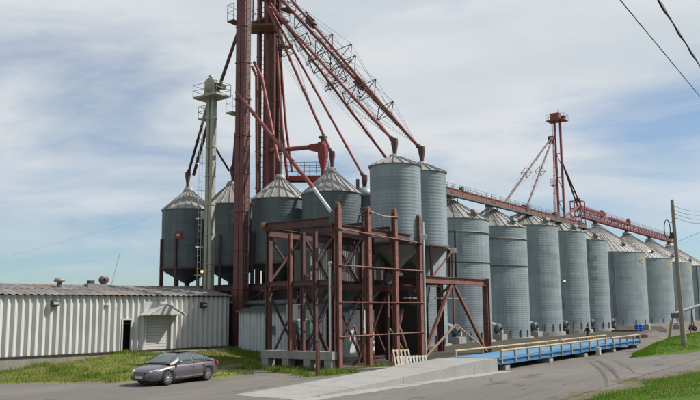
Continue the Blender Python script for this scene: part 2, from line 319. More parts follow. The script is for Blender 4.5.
def bank(u_, v_):
    s = -3 + 30 * u_; i = min(59, int(u_ * 60)); fe = FE[i] * (1 - (u_ * 60 - i)) + FE[i + 1] * (u_ * 60 - i)
    t = -0.25 + (fe + 0.55) * v_; p = WC - WU * s + WN * t; top = bank_top(s); k = max(0, min(1, t / fe))
    f = 1 - k * k * (3 - 2 * k)
    return (p.x, p.y, 0.02 + top * f + 0.10 * math.sin(math.pi * k) * min(1, max(0, (19 - s) / 6)) + 0.05 * hnoise(p.x * 1.4, p.y * 1.4) - (0.14 if v_ > 0.97 else 0))
heightfield('grass_bank', bank, 90, 40, M['bank'])
def bank_d(p):
    q = Vector(p) - WC; s = -q.dot(WU); t = q.dot(WN)
    if -1.6 < s < 9.8 and (0 if s > 6 else (6 - s) * .2) < t < 1.7 + (9.9 - s) * .1: return 0.04   # worn earth in front of the roller door
    return 0.25 + 0.75 * (0.5 + 0.5 * hnoise(p[0] * 0.8, p[1] * 0.8))
b_ = blades('bank_grass', lambda a, c: bank(a, 0.03 + 0.9 * c), 42000, 0.03, 0.12, M['blade_dry'], 0.02, bank_d)
b_['label'] = 'rough green grass growing on the bank before the warehouse'
b_ = blades('bank_tufts', lambda a, c: bank(a, 0.02 + 0.96 * c), 5000, 0.12, 0.34, M['weed'], 0.03, lambda p: .03 + .97 * (hnoise(p[0] * 1.5, p[1] * 1.2) > .45))
b_['label'] = 'taller grass tufts scattered over the bank by the warehouse'
def earth(u_, v_):
    s0 = 9.9 - 11.5 * u_; lo = 0.02 + 1.5 * max(0, (u_ - .35)) / .65; hi = 1.7 + 1.2 * u_ + .35 * math.sin(u_ * 9); t = lo + (hi - lo) * v_
    uu = (s0 + 3) / 30; i = min(59, int(uu * 60)); fe = FE[i]; p = bank(uu, max(0, min(1, (t + .25) / (fe + .55))))
    e = min(u_, 1 - u_, v_ * .6, (1 - v_) * .6) * 8
    return (p[0], p[1], p[2] + .035 * min(1, e) - .03 * (1 - min(1, e)))
heightfield('earth_path', earth, 40, 20, M['dirt_light'])
# bank beside the road where the utility pole stands
def pbank(u_, v_):
    lo = [G(632, 358), G(655, 356.5), G(700, 352), G(760, 347), G(840, 342)]; hi = [G(632, 356.5), G(662, 343.5), G(690, 334), G(730, 329), G(800, 324)]
    x = u_ * 3.999; i = int(x); t = x - i; A = lo[i].lerp(lo[i + 1], t); B = hi[i].lerp(hi[i + 1], t); p = A.lerp(B, v_)
    return (p.x, p.y, -0.03 + (0.75 * math.sin(math.pi * min(1, v_ * 1.15)) ** 0.8 if v_ * 1.15 < 1 else -0.02) * min(1, 0.25 + u_ * 2.2) + 0.03 * hnoise(p.x, p.y))
heightfield('roadside_bank', pbank, 60, 30, M['lawn'])
b_ = blades('bankside_grass', lambda a, c: pbank(a * 0.7, 0.04 + 0.8 * c), 16000, 0.04, 0.13, M['blade'], 0.025)
b_['label'] = 'green grass on the roadside bank around the utility pole'
# distant green patch beyond the far bins
heightfield('far_bank', lambda a, c: (70 + 90 * a, 118 + 60 * a * 0.8 + 30 * c, 0.012 + 1.1 * math.sin(math.pi * c) * min(1, 3 * a)), 20, 10, M['lawn'])
def weed_spot(a, c):
    k = int(a * 4.999); f = a * 5 - k
    A, B = [((-.9, -1.2), (-.7, 5.9)), ((-3.2, .2), (-1.2, 4.2)), ((-4.5, -.8), (.2, -1.2)), ((.6, -.5), (9, -.5)), ((-2.0, 5.8), (3.5, 7.2))][k]
    p = S(A[0] + (B[0] - A[0]) * f + random.gauss(0, .25), A[1] + (B[1] - A[1]) * f + random.gauss(0, .25)); return (p.x, p.y, 0.01)
b_ = blades('weeds', weed_spot, 5200, 0.05, 0.32, M['weed'], 0.03, lambda p: .15 + .85 * (hnoise(p[0] * 1.7, p[1] * 1.9) > .05))
b_['label'] = 'tufts of green weeds at the foot of piers and gantry'
# ramp of concrete slabs up to the scale
def ramp_z(a): return 0.015 + 0.66 * max(0, min(1, (a + 12.2) / 14.5)) ** 1.15
ramp_o = struct(MB().build('ramp', M['conc_ramp']))
RA = [-12.3, -8.6, -4.9, -1.4, 1.6, 4.15]
def far_b(a): return -3.55 - 1.45 * max(0, (a + 12) / 16.2)
def near_b(a): return -6.75 - 1.05 * max(0, (a + 12) / 16.2)
for i in range(5):
    b = MB(); n = 6; vs = []
    for j in range(n + 1):
        a = RA[i] + (RA[i + 1] - RA[i] - 0.03) * j / n
        for bb, z in ((near_b(a), ramp_z(a)), (far_b(a), ramp_z(a)), (far_b(a), -0.05), (near_b(a), -0.05)): vs.append(S(a, bb, z))
    fs = []
    for j in range(n):
        o = j * 4
        for k in range(4): fs.append((o + k, o + 4 + k, o + 4 + (k + 1) % 4, o + (k + 1) % 4))
    fs += [(0, 1, 2, 3), (n * 4 + 3, n * 4 + 2, n * 4 + 1, n * 4)]
    b.add(vs, fs); b.build('concrete_slab', M['conc_ramp'], ramp_o)
b = MB(); vs = []
for j in range(21):
    a = -12.5 + 16.6 * j / 20; vs += [S(a, near_b(a) - 0.02, 0.0), S(a, near_b(a) - 0.85 - 0.1 * math.sin(a * 2), 0.0)]
b.add([(v.x, v.y, 0.013) for v in vs], [(2 * j + 1, 2 * j, 2 * j + 2, 2 * j + 3)[::-1] for j in range(20)]); struct(b.build('concrete_apron', M['conc_ramp']))

# ---------------------------------------------------------------- grain bins
SH = 0.92
_sheet = {}
def sheet_mesh(r, nsh, corr, m):
    k = (round(r, 2), nsh, corr, m.name)
    if k not in _sheet:
        arc = 2 * math.pi / nsh; rows = corr * 6; b = MB()
        prof = [(r + 0.0042 * math.cos(2 * math.pi * j / 6), SH * j / rows) for j in range(rows + 1)]
        b.lathe(prof, max(5, int(56 / nsh)), a0=0, a1=arc * 1.012)
        _sheet[k] = b.mesh('wall_sheet', m)
    return _sheet[k]
def cyl_sheets(root, r, z0, z1, m, corr=4):
    nsh = max(4, round(2 * math.pi * r / 2.85)); n = round((z1 - z0) / SH); st = (z1 - z0) / n; me = sheet_mesh(r, nsh, corr, m)
    for k in range(n):
        for i in range(nsh):
            o = put('wall_sheet', me, root, (0, 0, z0 + k * st), 2 * math.pi * (i + 0.5 * (k % 2)) / nsh); o.scale = (1, 1, st / SH)
_rp = {}
def roof_cone(root, r, ze, za, n, m, rc=0.42):
    rc = rc if r < 6 else 0.9
    k = (round(r, 2), n, round(za - ze, 2), m.name)
    if k not in _rp:
        t = math.pi / n; r1 = r + 0.10; z1 = -0.03; z2 = (za - ze) * (1 - rc / r); b = MB()
        def pt(rr, ang, z): return (rr * math.cos(ang), rr * math.sin(ang), z)
        # flat pan with an upstanding rib along one edge
        h = 0.09; e = 0.045
        q = []
        for rr, z in ((r1, z1), (rc, z2)):
            ea = min(e / rr, t * 0.5)
            q += [pt(rr, -t, z), pt(rr, t - ea * 2, z), pt(rr, t - ea * 1.6, z + h), pt(rr, t - ea * 0.3, z + h), pt(rr, t + 0.002, z), pt(rr, -t, z - 0.02), pt(rr, t, z - 0.02)]
        b.add(q, [(0, 1, 8, 7), (1, 2, 9, 8), (2, 3, 10, 9), (3, 4, 11, 10), (0, 5, 6, 4, 3, 2, 1), (6, 5, 12, 13)])
        _rp[k] = b.mesh('roof_panel', m)
    for i in range(n): put('roof_panel', _rp[k], root, (0, 0, ze), 2 * math.pi * i / n)
    MB().lathe([(rc + 0.12, za - ze - 0.36), (rc + 0.14, za - ze - 0.28), (rc, za - ze + 0.02), (0.0, za - ze + 0.08)], 16, (0, 0, ze)).build('roof_cap', m, root)
def ladder(b, p, q, w=0.4, side=(1, 0, 0), step=0.4, r=0.02):
    p = Vector(p); q = Vector(q); s_ = Vector(side).normalized() * w / 2
    b.tube(p - s_, q - s_, r, n=5); b.tube(p + s_, q + s_, r, n=5); n = int((q - p).length / step)
    for i in range(n): c = p.lerp(q, (i + 0.5) / n); b.tube(c - s_, c + s_, r * 0.8, n=4)
ordinal = ['closest', 'second', 'third', 'fourth', 'fifth', 'sixth', 'seventh', 'eighth', 'ninth']
BINS = [(28.75, 13, 4.15, 12.85, 15.3, 0.0), (38.75, 13, 4.15, 12.85, 15.45, 0.0), (49.25, 13, 4.15, 12.9, 15.6, 0.0), (60, 13, 4.15, 13.95, 16.3, .45), (71, 13, 4.15, 14.0, 16.4, .45), (80.75, 13, 4.15, 13.5, 16.1, .3), (119.3, 22.0, 8.8, 14.0, 20.1, .1), (141.6, 22.2, 9.0, 13.9, 20.1, .1), (161.4, 22.2, 9.0, 13.9, 20.1, .1), (181.5, 22.2, 9.0, 13.9, 20.1, .1)]
blab = ['galvanised grain bin half hidden behind the two raised hopper bins', 'galvanised grain bin with dark wall bands, first clear of the raised hopper bins', 'banded galvanised grain bin, second clear of the raised hopper bins', 'tall galvanised grain bin on concrete, third clear of the raised hopper bins', 'tall galvanised grain bin with a yellow lamp arm on its wall', 'galvanised grain bin right behind the walking person, with a dark roof ladder', 'wide galvanised grain bin behind the blue barrels, with yellow mark', 'wide galvanised grain bin between the blue barrels and the utility pole', 'wide galvanised grain bin standing behind the utility pole', 'farthest grain bin with dark wall stiffeners, cut off by the right edge']
VIEW = lambda p: math.atan2(-p.y, -p.x)   # bearing from a point to where the road lies
for k, (a, b0, r, ze, za, pad) in enumerate(BINS):
    c = S(a, b0); t = thing('grain_bin', blab[k], 'grain bin', c, 0, 'grain bins standing in the long row')
    cyl_sheets(t, r, pad, ze, M['galv'])
    roof_cone(t, r, ze, za, 26 if r < 5 else 54, M['galv_roof'])
    MB().lathe([(r + 0.02, ze - 0.14), (r + 0.07, ze - 0.12), (r + 0.07, ze - 0.04), (r + 0.02, ze - 0.03)], 48).build('eave_ring', M['galv_roof'], t)
    if k in (1, 2):
        for zz in ((ze - 1.5, ze - 4.6)):
            MB().lathe([(r + 0.02, zz - 0.09), (r + 0.09, zz - 0.08), (r + 0.09, zz + 0.05), (r + 0.02, zz + 0.08)], 48).build('wind_ring', M['galv_dark'], t)
    pr = r + 0.35
    MB().lathe([(pr, -0.05), (pr, max(0.12, pad)), (r - 0.1, max(0.12, pad) + 0.012)], 40, smooth=False).build('concrete_pad', M['conc'], t)
    va = VIEW(c)
    for i in range(3):   # bolted anchor posts at the foot
        an = va + 0.45 + i * 0.33
        MB().box(((r + 0.06) * math.cos(an), (r + 0.06) * math.sin(an), pad + 0.55), (0.1, 0.1, 0.9), an).build('anchor_post', M['galv_dark'], t)
    # roof hood vents
    for i, an in enumerate((va + 0.75, va - 0.5, va + 2.4)):
        f_ = 0.72 if i else (0.9 if r < 6 else 0.8); rr = r * f_; zz = ze + (za - ze) * (1 - f_); ca, sa = math.cos(an), math.sin(an)
        b = MB(); b.box((rr * ca, rr * sa, zz + 0.22), (0.45, 0.5, 0.5), an); b.hexa([(rr * ca + x * ca - y * sa, rr * sa + x * sa + y * ca, zz + z) for x, y, z in ((-.3, -.32, .45), (.5, -.32, .28), (.5, .32, .28), (-.3, .32, .45), (-.3, -.32, .72), (.4, -.32, .6), (.4, .32, .6), (-.3, .32, .72))])
        b.build('roof_vent', M['galv_cone'], t)
    # roof ladder and peak hatch
    an = va + (0.2 if k < 5 else 1.0); ca, sa = math.cos(an), math.sin(an)
    b = MB(); ladder(b, ((r) * ca, r * sa, ze + 0.14), (0.5 * ca, 0.5 * sa, za - 0.06), 0.42, (-sa, ca, 0), 0.5, 0.025); b.build('roof_ladder', M['galv_dark'], t)
    if k >= 5:
        an = va + 0.28; ca, sa = math.cos(an), math.sin(an)
        b = MB(); ladder(b, ((r + .12) * ca, (r + .12) * sa, ze - 3.2 if k == 5 else 1.8), ((r + .12) * ca, (r + .12) * sa, ze), 0.4, (-sa, ca, 0), 0.4, 0.03); b.build('wall_ladder', M['galv_dark'], t)
    if k >= 5:
        pass
    if k >= 6:  # yellow maker's mark, high on the wall
        an = va + 1.12; ca, sa = math.cos(an), math.sin(an); b = MB()
        for pts in ([(-.55, .1), (-.1, .5), (.5, .45), (.62, 0), (.2, .05), (-.1, .2)], [(-.5, -.1), (0, -.45), (.6, -.3), (.55, -.12), (0, -.15)]):
            n_ = len(pts); vs = [((r + .035 + d) * math.cos(an + 2.2 * x / r), (r + .035 + d) * math.sin(an + 2.2 * x / r), ze - 1.7 + 1.25 * z) for d in (0, .02) for x, z in pts]
            b.add(vs, [tuple(range(n_))[::-1], tuple(range(n_, 2 * n_))] + [(i, (i + 1) % n_, n_ + (i + 1) % n_, n_ + i) for i in range(n_)])
        b.build('emblem', M['logo_y'], t)
    if k == 9:
        for i in range(36):
            an = 2 * math.pi * i / 36; MB().box(((r + .09) * math.cos(an), (r + .09) * math.sin(an), ze / 2), (.16, .14, ze - .4), an).build('wall_stiffener', M['galv_dark'], t)
    if k == 5:  # rows of faded dark lettering-like marks on the wall
        for row in range(3):
            for i in range(5):
                if (row * 5 + i) % 7 == 3: continue
                an = va - 0.15 + i * 0.19; zz = ze - 2.7 - row * 1.45; ca, sa = math.cos(an), math.sin(an)
                MB().box(((r + .02) * ca, (r + .02) * sa, zz), (0.04, 0.38, 0.5 + 0.1 * (i % 2)), an).build('faded_mark', M['galv_cone'], t)
# aeration fans in front of the gaps
fanlab = ['grey aeration fan at the foot of the bin by the red braced frame', 'grey aeration fan between the first two banded bins', 'grey aeration fan at the foot of the second banded bin', 'grey aeration fan left of the bin with the lamp arm', 'grey aeration fan just left of the walking person', 'grey aeration fan just right of the walking person', 'grey aeration fan at the foot of the bin by the blue barrels']
for k, i in enumerate((0, 1, 2, 3, 4, 5)):
    a, b0, r, ze, za, pad = BINS[i]; c = S(a, b0); an = VIEW(c) + 0.62; q = S(a + 5.3, b0 - 2.9)
    t = thing('aeration_fan', fanlab[k], 'fan', (q.x, q.y, 0), ROT, 'aeration fans at the bins')
    MB().box((0, 0.0, 0.32), (1.5, 1.3, 0.64)).build('base_block', M['conc' if k < 3 else 'dark_steel'], t)
    b = MB(); b.hexa([(-.75, .3, .66), (.75, .3, .66), (.75, 1.6, .66), (-.75, 1.6, .66), (-.7, .3, 1.7), (.7, .3, 1.7), (.7, 1.6, 2.1), (-.7, 1.6, 2.1)]); b.build('transition_duct', M['galv'], t)
    b = MB(); b.lathe([(0.02, 0), (0.42, 0), (0.5, .06), (0.5, .5), (0.42, .56), (0.02, .56)], 20)
    o = b.build('fan_housing', M['galv_dark'], t, loc=(-.1, -.28, 1.25)); o.rotation_euler = (-math.pi / 2, 0, 0)
    b = MB(); b.tube((-.1, -.5, 1.25), (-.1, -.2, 1.25), 0.17, n=12); b.build('motor', M['dark_steel'], t)
    MB().box((.52, -.1, .95), (.25, .3, .5)).build('switch_box', M['zinc'], t)

# ---------------------------------------------------------------- raised hopper bins over the drive-through
def hopper_bin(label, a, b0, r, z0, ze, za, zc, npan, m, legs, legz, legm, skirt=None, group='raised hopper bins'):
    t = thing('hopper_bin', label, 'hopper bin', S(a, b0), ROT, group)
    cyl_sheets(t, r, z0, ze, m)
    roof_cone(t, r, ze, za, npan, M['galv_roof'], 0.36)
    MB().lathe([(r + 0.02, ze - 0.10), (r + 0.06, ze - 0.09), (r + 0.06, ze - 0.03), (r + 0.02, ze - 0.02)], 40).build('eave_ring', M['galv_roof'], t)
    MB().lathe([(r + 0.05, z0 + 0.06), (r + 0.07, z0 - 0.02), (r - 0.02, z0 - 0.06), (0.22, zc + 0.1), (0.22, zc - 0.25)], 32).build('hopper_cone', M['galv_cone'] if m != M['galv_shaded'] else M['galv_shaded'], t)
    MB().box((0, 0, zc - 0.3), (0.6, 0.6, 0.2)).build('slide_gate', M['red_dk'], t)
    n, lz0, lz1 = legz
    for i in range(n):
        an = 2 * math.pi * (i + 0.5) / n; ca, sa = math.cos(an), math.sin(an)
        MB().ibeam(((r + .12) * ca, (r + .12) * sa, lz0), ((r + .12) * ca, (r + .12) * sa, lz1), 0.17, 0.17, (ca, sa, 0), 0.03).build('leg', legm, t)
    MB().lathe([(r + 0.03, z0 - 0.1), (r + 0.12, z0 - 0.1), (r + 0.12, z0 + 0.12), (r + 0.03, z0 + 0.12)], 32).build('ring_beam', legm, t)
    return t
zA = D(394, 162, 51.3).z; zB = D(421, 168, 55.0).z
hopper_bin('raised galvanised hopper bin over the gantry, left of the adjoining pair', 9.4, 1.85, 1.78, 7.8, zA, zA + 0.85, 6.1, 18, M['galv'], 0, (6, 5.1, 8.3), M['red_dk'])
tB = hopper_bin('raised galvanised hopper bin above the braced red frame, right of the pair', 14.2, 2.4, 1.78, D(435, 245.5, 55).z, zB, zB + 0.85, 5.9, 18, M['galv'], 0, (4, 5.65, 8.0), M['red_dk'])
HB = [(12, 9.3), (12, 14.55), (12, 20.0), (12, 25.3)]
hl = ['dark hopper bin on red legs nearest the gantry, feed pipe at its peak', 'dark hopper bin on red legs right of the tall red casing', 'dark hopper bin on red legs between the green elevator and red casing', 'dark hopper bin with a small red sign, left of the green elevator']
for k, (a, b0) in enumerate(HB):
    t = hopper_bin(hl[k], a, b0, 2.3, 7.1, 12.35, 14.45, 5.75, 22, M['galv_shaded'], 0, (8, 5.4, 9.7), M['red_dk'], group='hopper bins on the steel platform')
    c = S(a, b0)
    if k == 3:
        an = VIEW(c) - ROT - 0.36; ca, sa = math.cos(an), math.sin(an)
        s_ = MB().box((2.36 * ca, 2.36 * sa, 9.95), (0.05, 0.62, 0.66), an).build('sign', M['signred'], t)
        MB().box((2.395 * ca, 2.395 * sa, 9.97), (0.03, 0.22, 0.2), an).build('sign_emblem', M['white_paint'], s_)
    an = VIEW(c) - ROT + 0.9; b = MB()
    for i in range(7):   # stair treads spiralling round the wall
        aa = an + i * 0.09; b.box((2.55 * math.cos(aa), 2.55 * math.sin(aa), 9.6 + i * 0.32), (0.5, 0.24, 0.05), aa)
    b.build('wall_stair', M['galv_cone'], t, kind='stuff')

# platform that carries them
t = site('steel_platform', 'dark red steel platform carrying the four dark hopper bins', 'platform', None, 12, 17.3)
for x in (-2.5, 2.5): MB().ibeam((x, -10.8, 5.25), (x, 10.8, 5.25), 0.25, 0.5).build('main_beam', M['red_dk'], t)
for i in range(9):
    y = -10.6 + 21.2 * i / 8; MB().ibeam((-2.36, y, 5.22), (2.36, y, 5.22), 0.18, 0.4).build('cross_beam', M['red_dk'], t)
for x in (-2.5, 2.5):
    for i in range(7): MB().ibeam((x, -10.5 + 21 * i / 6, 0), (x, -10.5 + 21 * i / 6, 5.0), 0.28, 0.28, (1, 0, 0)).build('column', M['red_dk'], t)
for i in range(6):
    y0, y1 = -10.5 + 21 * i / 6, -10.5 + 21 * (i + 1) / 6
    if i in (0, 2, 4):
        MB().beam((-2.5, y0, 3.4), (-2.5, y1, 5.0), 0.1).beam((-2.52, y1, 3.4), (-2.52, y0, 5.0), 0.1).build('brace', M['red_dk'], t)
b = MB(); b.beam((2.5, -10.8, 8.0), (2.5, 10.8, 8.0), .1)
t_w = site('machine_wall', 'dark sheeted building wall, heightened as dark backdrop under the hopper bins', 'wall', None, 16.4, 15.6)
for i in range(20): MB().box((0, -11.6 + 1.21 * i, 2.5 if i > 13 else 4.0), (0.06 + 0.02 * (i % 2), 1.2, 5.0 if i > 13 else 8.0)).build('wall_panel', M['dark_steel'], t_w)  # taller panels added to darken the sky gaps under the bins
t_w = site('dark_backdrop', 'added dark backdrop sheeting above the pale shed under the platform', 'wall', None, 10.4, 17.0)
for i in range(16): MB().box((0, -9.2 + 1.21 * i, 2.5), (0.06 + 0.02 * (i % 2), 1.2, 5.0)).build('wall_panel', M['dark_steel'], t_w)  # added as a dark backdrop that blocks light from behind
# conveyor pipes and clutter beneath the platform
t = site('screw_conveyor', 'long grey screw conveyor slung beneath the hopper platform', 'conveyor', None, 9.0, 14)
MB().tube((0, -4.5, 4.0), (0, 4.8, 4.0), 0.2, n=12).build('tube', M['galv_dark'], t)
for y in (-3, 0, 3): MB().beam((0, y, 4.15), (0, y, 5.0), .06).build('hanger', M['dark_steel'], t)
MB().box((0, 5.1, 4.0), (.5, .6, .5)).build('drive_motor', M['dark_steel'], t)

# small corrugated shed under the platform
t = site('corrugated_shed', 'pale corrugated shed with a door in the shade behind the concrete piers', 'shed', None, 6.9, 9.6)
def corr_sheet(w, h, n, dep, m, name='wall_panel', axis='y'):
    b = MB(); vs = []; P = []
    for i in range(n):
        x0 = w * i / n; pw = w / n
        P += [(x0, 0), (x0 + pw * .42, 0), (x0 + pw * .52, dep), (x0 + pw * .9, dep)]
    P.append((w, 0)); P2 = [(x, d) for x, d in P]
    for z in (0, h):
        for x, d in P2: vs.append((-d, x, z))
        for x, d in P2: vs.append((-d + 0.03, x, z))
    k = len(P2); fs = []
    for i in range(k - 1):
        fs.append((i, i + 1, 2 * k + i + 1, 2 * k + i)); fs.append((k + i + 1, k + i, 3 * k + i, 3 * k + i + 1)); fs.append((2 * k + i, 2 * k + i + 1, 3 * k + i + 1, 3 * k + i)); fs.append((i + 1, i, k + i, k + i + 1))
    b.add(vs, fs); return b.mesh(name, m)
me = corr_sheet(1.0, 3.0, 3, 0.06, M['shed'])
for i in range(10): put('wall_panel', me, t, (-0.0, -5.4 + 1.0 * i, 0.3))
MB().hexa([(-.25, -5.5, 3.3), (3.2, -5.5, 3.9), (3.2, 4.7, 3.9), (-.25, 4.7, 3.3), (-.25, -5.5, 3.42), (3.2, -5.5, 4.02), (3.2, 4.7, 4.02), (-.25, 4.7, 3.42)]).build('roof', M['galv_dark'], t)
MB().box((1.6, -5.42, 1.8), (3.0, .06, 3.2)).build('end_wall', M['shed'], t); MB().box((1.6, 4.63, 1.8), (3.0, .06, 3.2)).build('end_wall', M['shed'], t)
MB().box((1.5, -.4, .15), (3.2, 10.1, .3)).build('plinth', M['conc'], t)
d_ = MB().box((-.10, -2.1, 1.35), (.05, .92, 2.0)).build('door', M['white_paint'], t); MB().box((-.135, -1.98, 1.75), (.02, .45, .75)).build('door_window', M['tan'], d_); MB().box((-.16, -2.45, 1.35), (.05, .06, .14)).build('handle', M['dark_steel'], d_)
w_ = MB().box((-.09, 1.3, 2.0), (.05, .62, .62)).build('window', M['glass'], t); MB().box((-.125, 1.3, 2.0), (.02, .05, .62)).build('mullion', M['dark_steel'], w_)

# ---------------------------------------------------------------- drive-through gantry
gt = site('steel_gantry', 'rusty red steel loading gantry of four tall front posts beside the ramp', 'gantry')
PA = [0, 3.1, 6.2, 9.3]
PT = [9.3, 9.4, 9.6, 9.45]
for i, a in enumerate(PA):
    p = MB().ibeam((a, 0, 0), (a, 0, PT[i]), 0.31, 0.31, (0, 1, 0), 0.045).build('post', M['rust'], gt)
    MB().box((a, 0, PT[i] + 0.1), (.24, .28, .2)).tube((a, -.09, PT[i] + .16), (a, .09, PT[i] + .16), 0.15, n=10).build('post_cap', M['rust'], p)
    MB().box((a, 0, .02), (.55, .55, .05)).build('base_plate', M['red_dk'], p)
    MB().ibeam((a, 5.25, 0.0), (a, 5.25, 8.4), 0.3, 0.3, (0, 1, 0), 0.05).build('post', M['red_dk'], gt)
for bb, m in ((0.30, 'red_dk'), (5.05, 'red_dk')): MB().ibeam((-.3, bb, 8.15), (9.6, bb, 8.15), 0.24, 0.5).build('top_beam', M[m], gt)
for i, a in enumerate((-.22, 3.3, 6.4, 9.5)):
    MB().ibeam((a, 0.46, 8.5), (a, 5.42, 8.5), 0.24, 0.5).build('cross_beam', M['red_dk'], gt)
MB().tube((-.25, 5.3, 8.55), (-.25, 5.56, 8.55), .25, n=12).build('pulley', M['rust'], gt)
for bb in (1.5, 3.4): MB().ibeam((-.22, bb, 1.05), (-.22, bb, 8.0), 0.21, 0.21, (0, 1, 0), .04).build('post', M['rust'] if bb > 3 else M['red_dk'], gt)  # one post lit, one shaded: the difference is put into their colours
MB().ibeam((-.1, 5.25, 5.0), (-.1, 0.3, 5.0), .16, .3).build('cross_beam', M['red_dk'], gt)
for z in (8.05, 5.95, 3.85, 1.9): MB().tube((-.25, -.21, z), (9.45, -.21, z - (0.25 if z > 8 else 0)), .045, n=6).build('tie_rod', M['rust'], gt)
MB().path([(3.1, -.22, 9.35), (4.5, -.22, 9.2), (6.4, -.22, 9.3)], .045).build('tie_rod', M['rust_lt'], gt)
for bb in (2.6, 5.2):
    for i in range(3):
        for z0, z1 in ((0.3, 4.6), (5.1, 8.0)):
            MB().beam((PA[i], bb, z0), (PA[i + 1], bb, z1), .11, .11).build('brace', M['red_dk'], gt); MB().beam((PA[i + 1], bb + .12, z0), (PA[i], bb + .12, z1), .11, .11).build('brace', M['red_dk'], gt)
    MB().ibeam((0, bb, 4.85), (9.4, bb, 4.85), .2, .36).build('floor_beam', M['red_dk'], gt)
for i in range(4): MB().beam((PA[i] + .2, .2, 4.85), (PA[i] + .2, 5.2, 4.85), .14, .26).build('floor_beam', M['red_dk'], gt)
for i in range(4): MB().ibeam((PA[i], 2.6, 0), (PA[i], 2.6, 8.0), .22, .22, (0, 1, 0), .04).build('inner_post', M['red_dk'], gt)
MB().beam((6.6, .7, .0), (8.5, .9, 3.4), .16).beam((9.0, .6, .0), (7.2, .9, 3.6), .16).build('brace', M['rust'], gt)
MB().beam((4.6, 1.2, .0), (3.6, 1.4, 2.4), .14).beam((4.6, 1.2, .9), (4.6, 2.2, 0), .12).build('brace', M['rust'], gt)
MB().tube((6.4, .6, 2.2), (8.6, .7, .4), .06, n=6).build('hand_rail', M['yellow'], gt)
for a in PA:
    for z in (4.85, 8.15):
        MB().add([(a - .45, .20, z - .1), (a + .45, .20, z - .1), (a, .20, z - .75), (a - .45, .23, z - .1), (a + .45, .23, z - .1), (a, .23, z - .75)], [(2, 1, 0), (3, 4, 5), (0, 1, 4, 3), (1, 2, 5, 4), (2, 0, 3, 5)]).build('gusset_plate', M['rust'], gt)
for k_, (x, y, z, w_, h) in enumerate(((5.5, 1.2, 5.6, 1.1, .6), (8.4, 2.2, 5.5, .9, .7), (1.6, 1.2, 5.4, .8, .5))): MB().box((x, y, z), (w_, .8, h)).build('gear_box', M['dark_steel'], gt)
# concrete pier wall
t = site('concrete_pier_wall', 'weathered concrete beam on short piers under the gantry side posts', 'foundation', None, -.22, 2.9)
MB().box((0, -.2, .84), (.7, 5.3, .44)).build('pier_cap', M['conc'], t)
for y in (-2.5, -1.0, .6, 2.18): MB().box((0, y, .31), (.62, .5, .62)).build('pier', M['conc'], t)
MB().box((0.62, -.2, .3), (.1, 5.1, .6)).build('back_wall', M['dark_steel'], t)
# corrugated weigh hopper box within the gantry
t = site('weigh_hopper', 'ribbed sheet metal surge hopper held inside the gantry', 'hopper', None, 4.9, 3.95)
me = corr_sheet(1.0, 1.9, 5, 0.05, M['galv_cone'])
for i in range(8):
    o = put('hopper_panel', me, t, (-3.9 + i * 1.0 + 1.0, -1.1, 5.25), -0.0); o.rotation_euler = (0, 0, math.pi / 2)
MB().hexa([(-2.9, -1.0, 5.2), (5.1, -1.0, 5.2), (5.1, .95, 5.2), (-2.9, .95, 5.2), (-2.9, -1.0, 7.2), (5.1, -1.0, 7.2), (5.1, .95, 7.2), (-2.9, .95, 7.2)]).build('hopper_body', M['galv_dark'], t)
for x in (-1.5, 1.2, 3.8): MB().hexa([(x - .25, -.35, 3.9), (x + .25, -.35, 3.9), (x + .25, .25, 3.9), (x - .25, .25, 3.9), (x - 1.1, -1, 5.2), (x + 1.1, -1, 5.2), (x + 1.1, .9, 5.2), (x - 1.1, .9, 5.2)]).build('outlet_chute', M['galv_dark'], t)
# machinery: cleaner cabinet with teal panels
t = site('grain_cleaner', 'white and teal machine cabinet inside the gantry', 'machine', None, 1.7, 4.2)
MB().box((0, 0, 3.3), (1.5, .9, 1.0)).build('cabinet', M['white_paint'], t); MB().box((0, -.47, 3.62), (1.5, .05, .3)).build('teal_band', M['teal'], t)
for x in (-.6, .6): MB().box((x, 0, 1.4), (.12, .5, 2.8)).build('leg', M['red_dk'], t)
MB().hexa([(-.35, -.35, 1.6), (.35, -.35, 1.6), (.35, .35, 1.6), (-.35, .35, 1.6), (-.7, -.44, 2.75), (.7, -.44, 2.75), (.7, .44, 2.75), (-.7, .44, 2.75)]).build('hopper', M['teal'], t)
t = site('steel_drum', 'grey steel drum standing among the gantry posts', 'drum', None, 2.2, 1.7)
MB().lathe([(0, 0), (.29, 0), (.3, .02), (.29, .3), (.305, .32), (.29, .34), (.29, .6), (.305, .62), (.29, .64), (.29, .9), (.3, .92), (.27, .92), (.27, .9), (0, .9)], 20).build('shell', M['galv_dark'], t)
MB().tube((.14, 0, .9), (.14, 0, .93), .04, n=8).build('bung', M['dark_steel'], t)
t = site('motor_stand', 'rusty A-frame motor stand on the ground inside the gantry', 'stand', None, 4.2, .9)
for sx in (-.45, .45): MB().beam((sx * 1.4, -.3, 0), (sx * .5, 0, 1.5), .09).beam((sx * 1.4, .3, 0), (sx * .5, 0, 1.5), .09).build('leg', M['rust'], t)
MB().box((0, 0, 1.55), (.7, .4, .1)).build('top_plate', M['rust'], t); MB().tube((-.25, 0, 1.78), (.3, 0, 1.78), .18, n=12).build('motor', M['galv_dark'], t)
# conduits
o = MB().path([S(-.35, .35, .3), S(-.35, .35, 5.9), S(-.2, .5, 6.15), S(0.05, .55, 6.1)], .07, 8).build('conduit', M['zinc']); tag(o, 'grey vertical pipe beside the nearest gantry post', 'pipe')
o = MB().path([S(9.72, -.1, .2), S(9.72, -.1, 9.3)], .09, 8).build('conduit', M['zinc']); tag(o, 'tall grey pipe running up the far front gantry post', 'pipe')
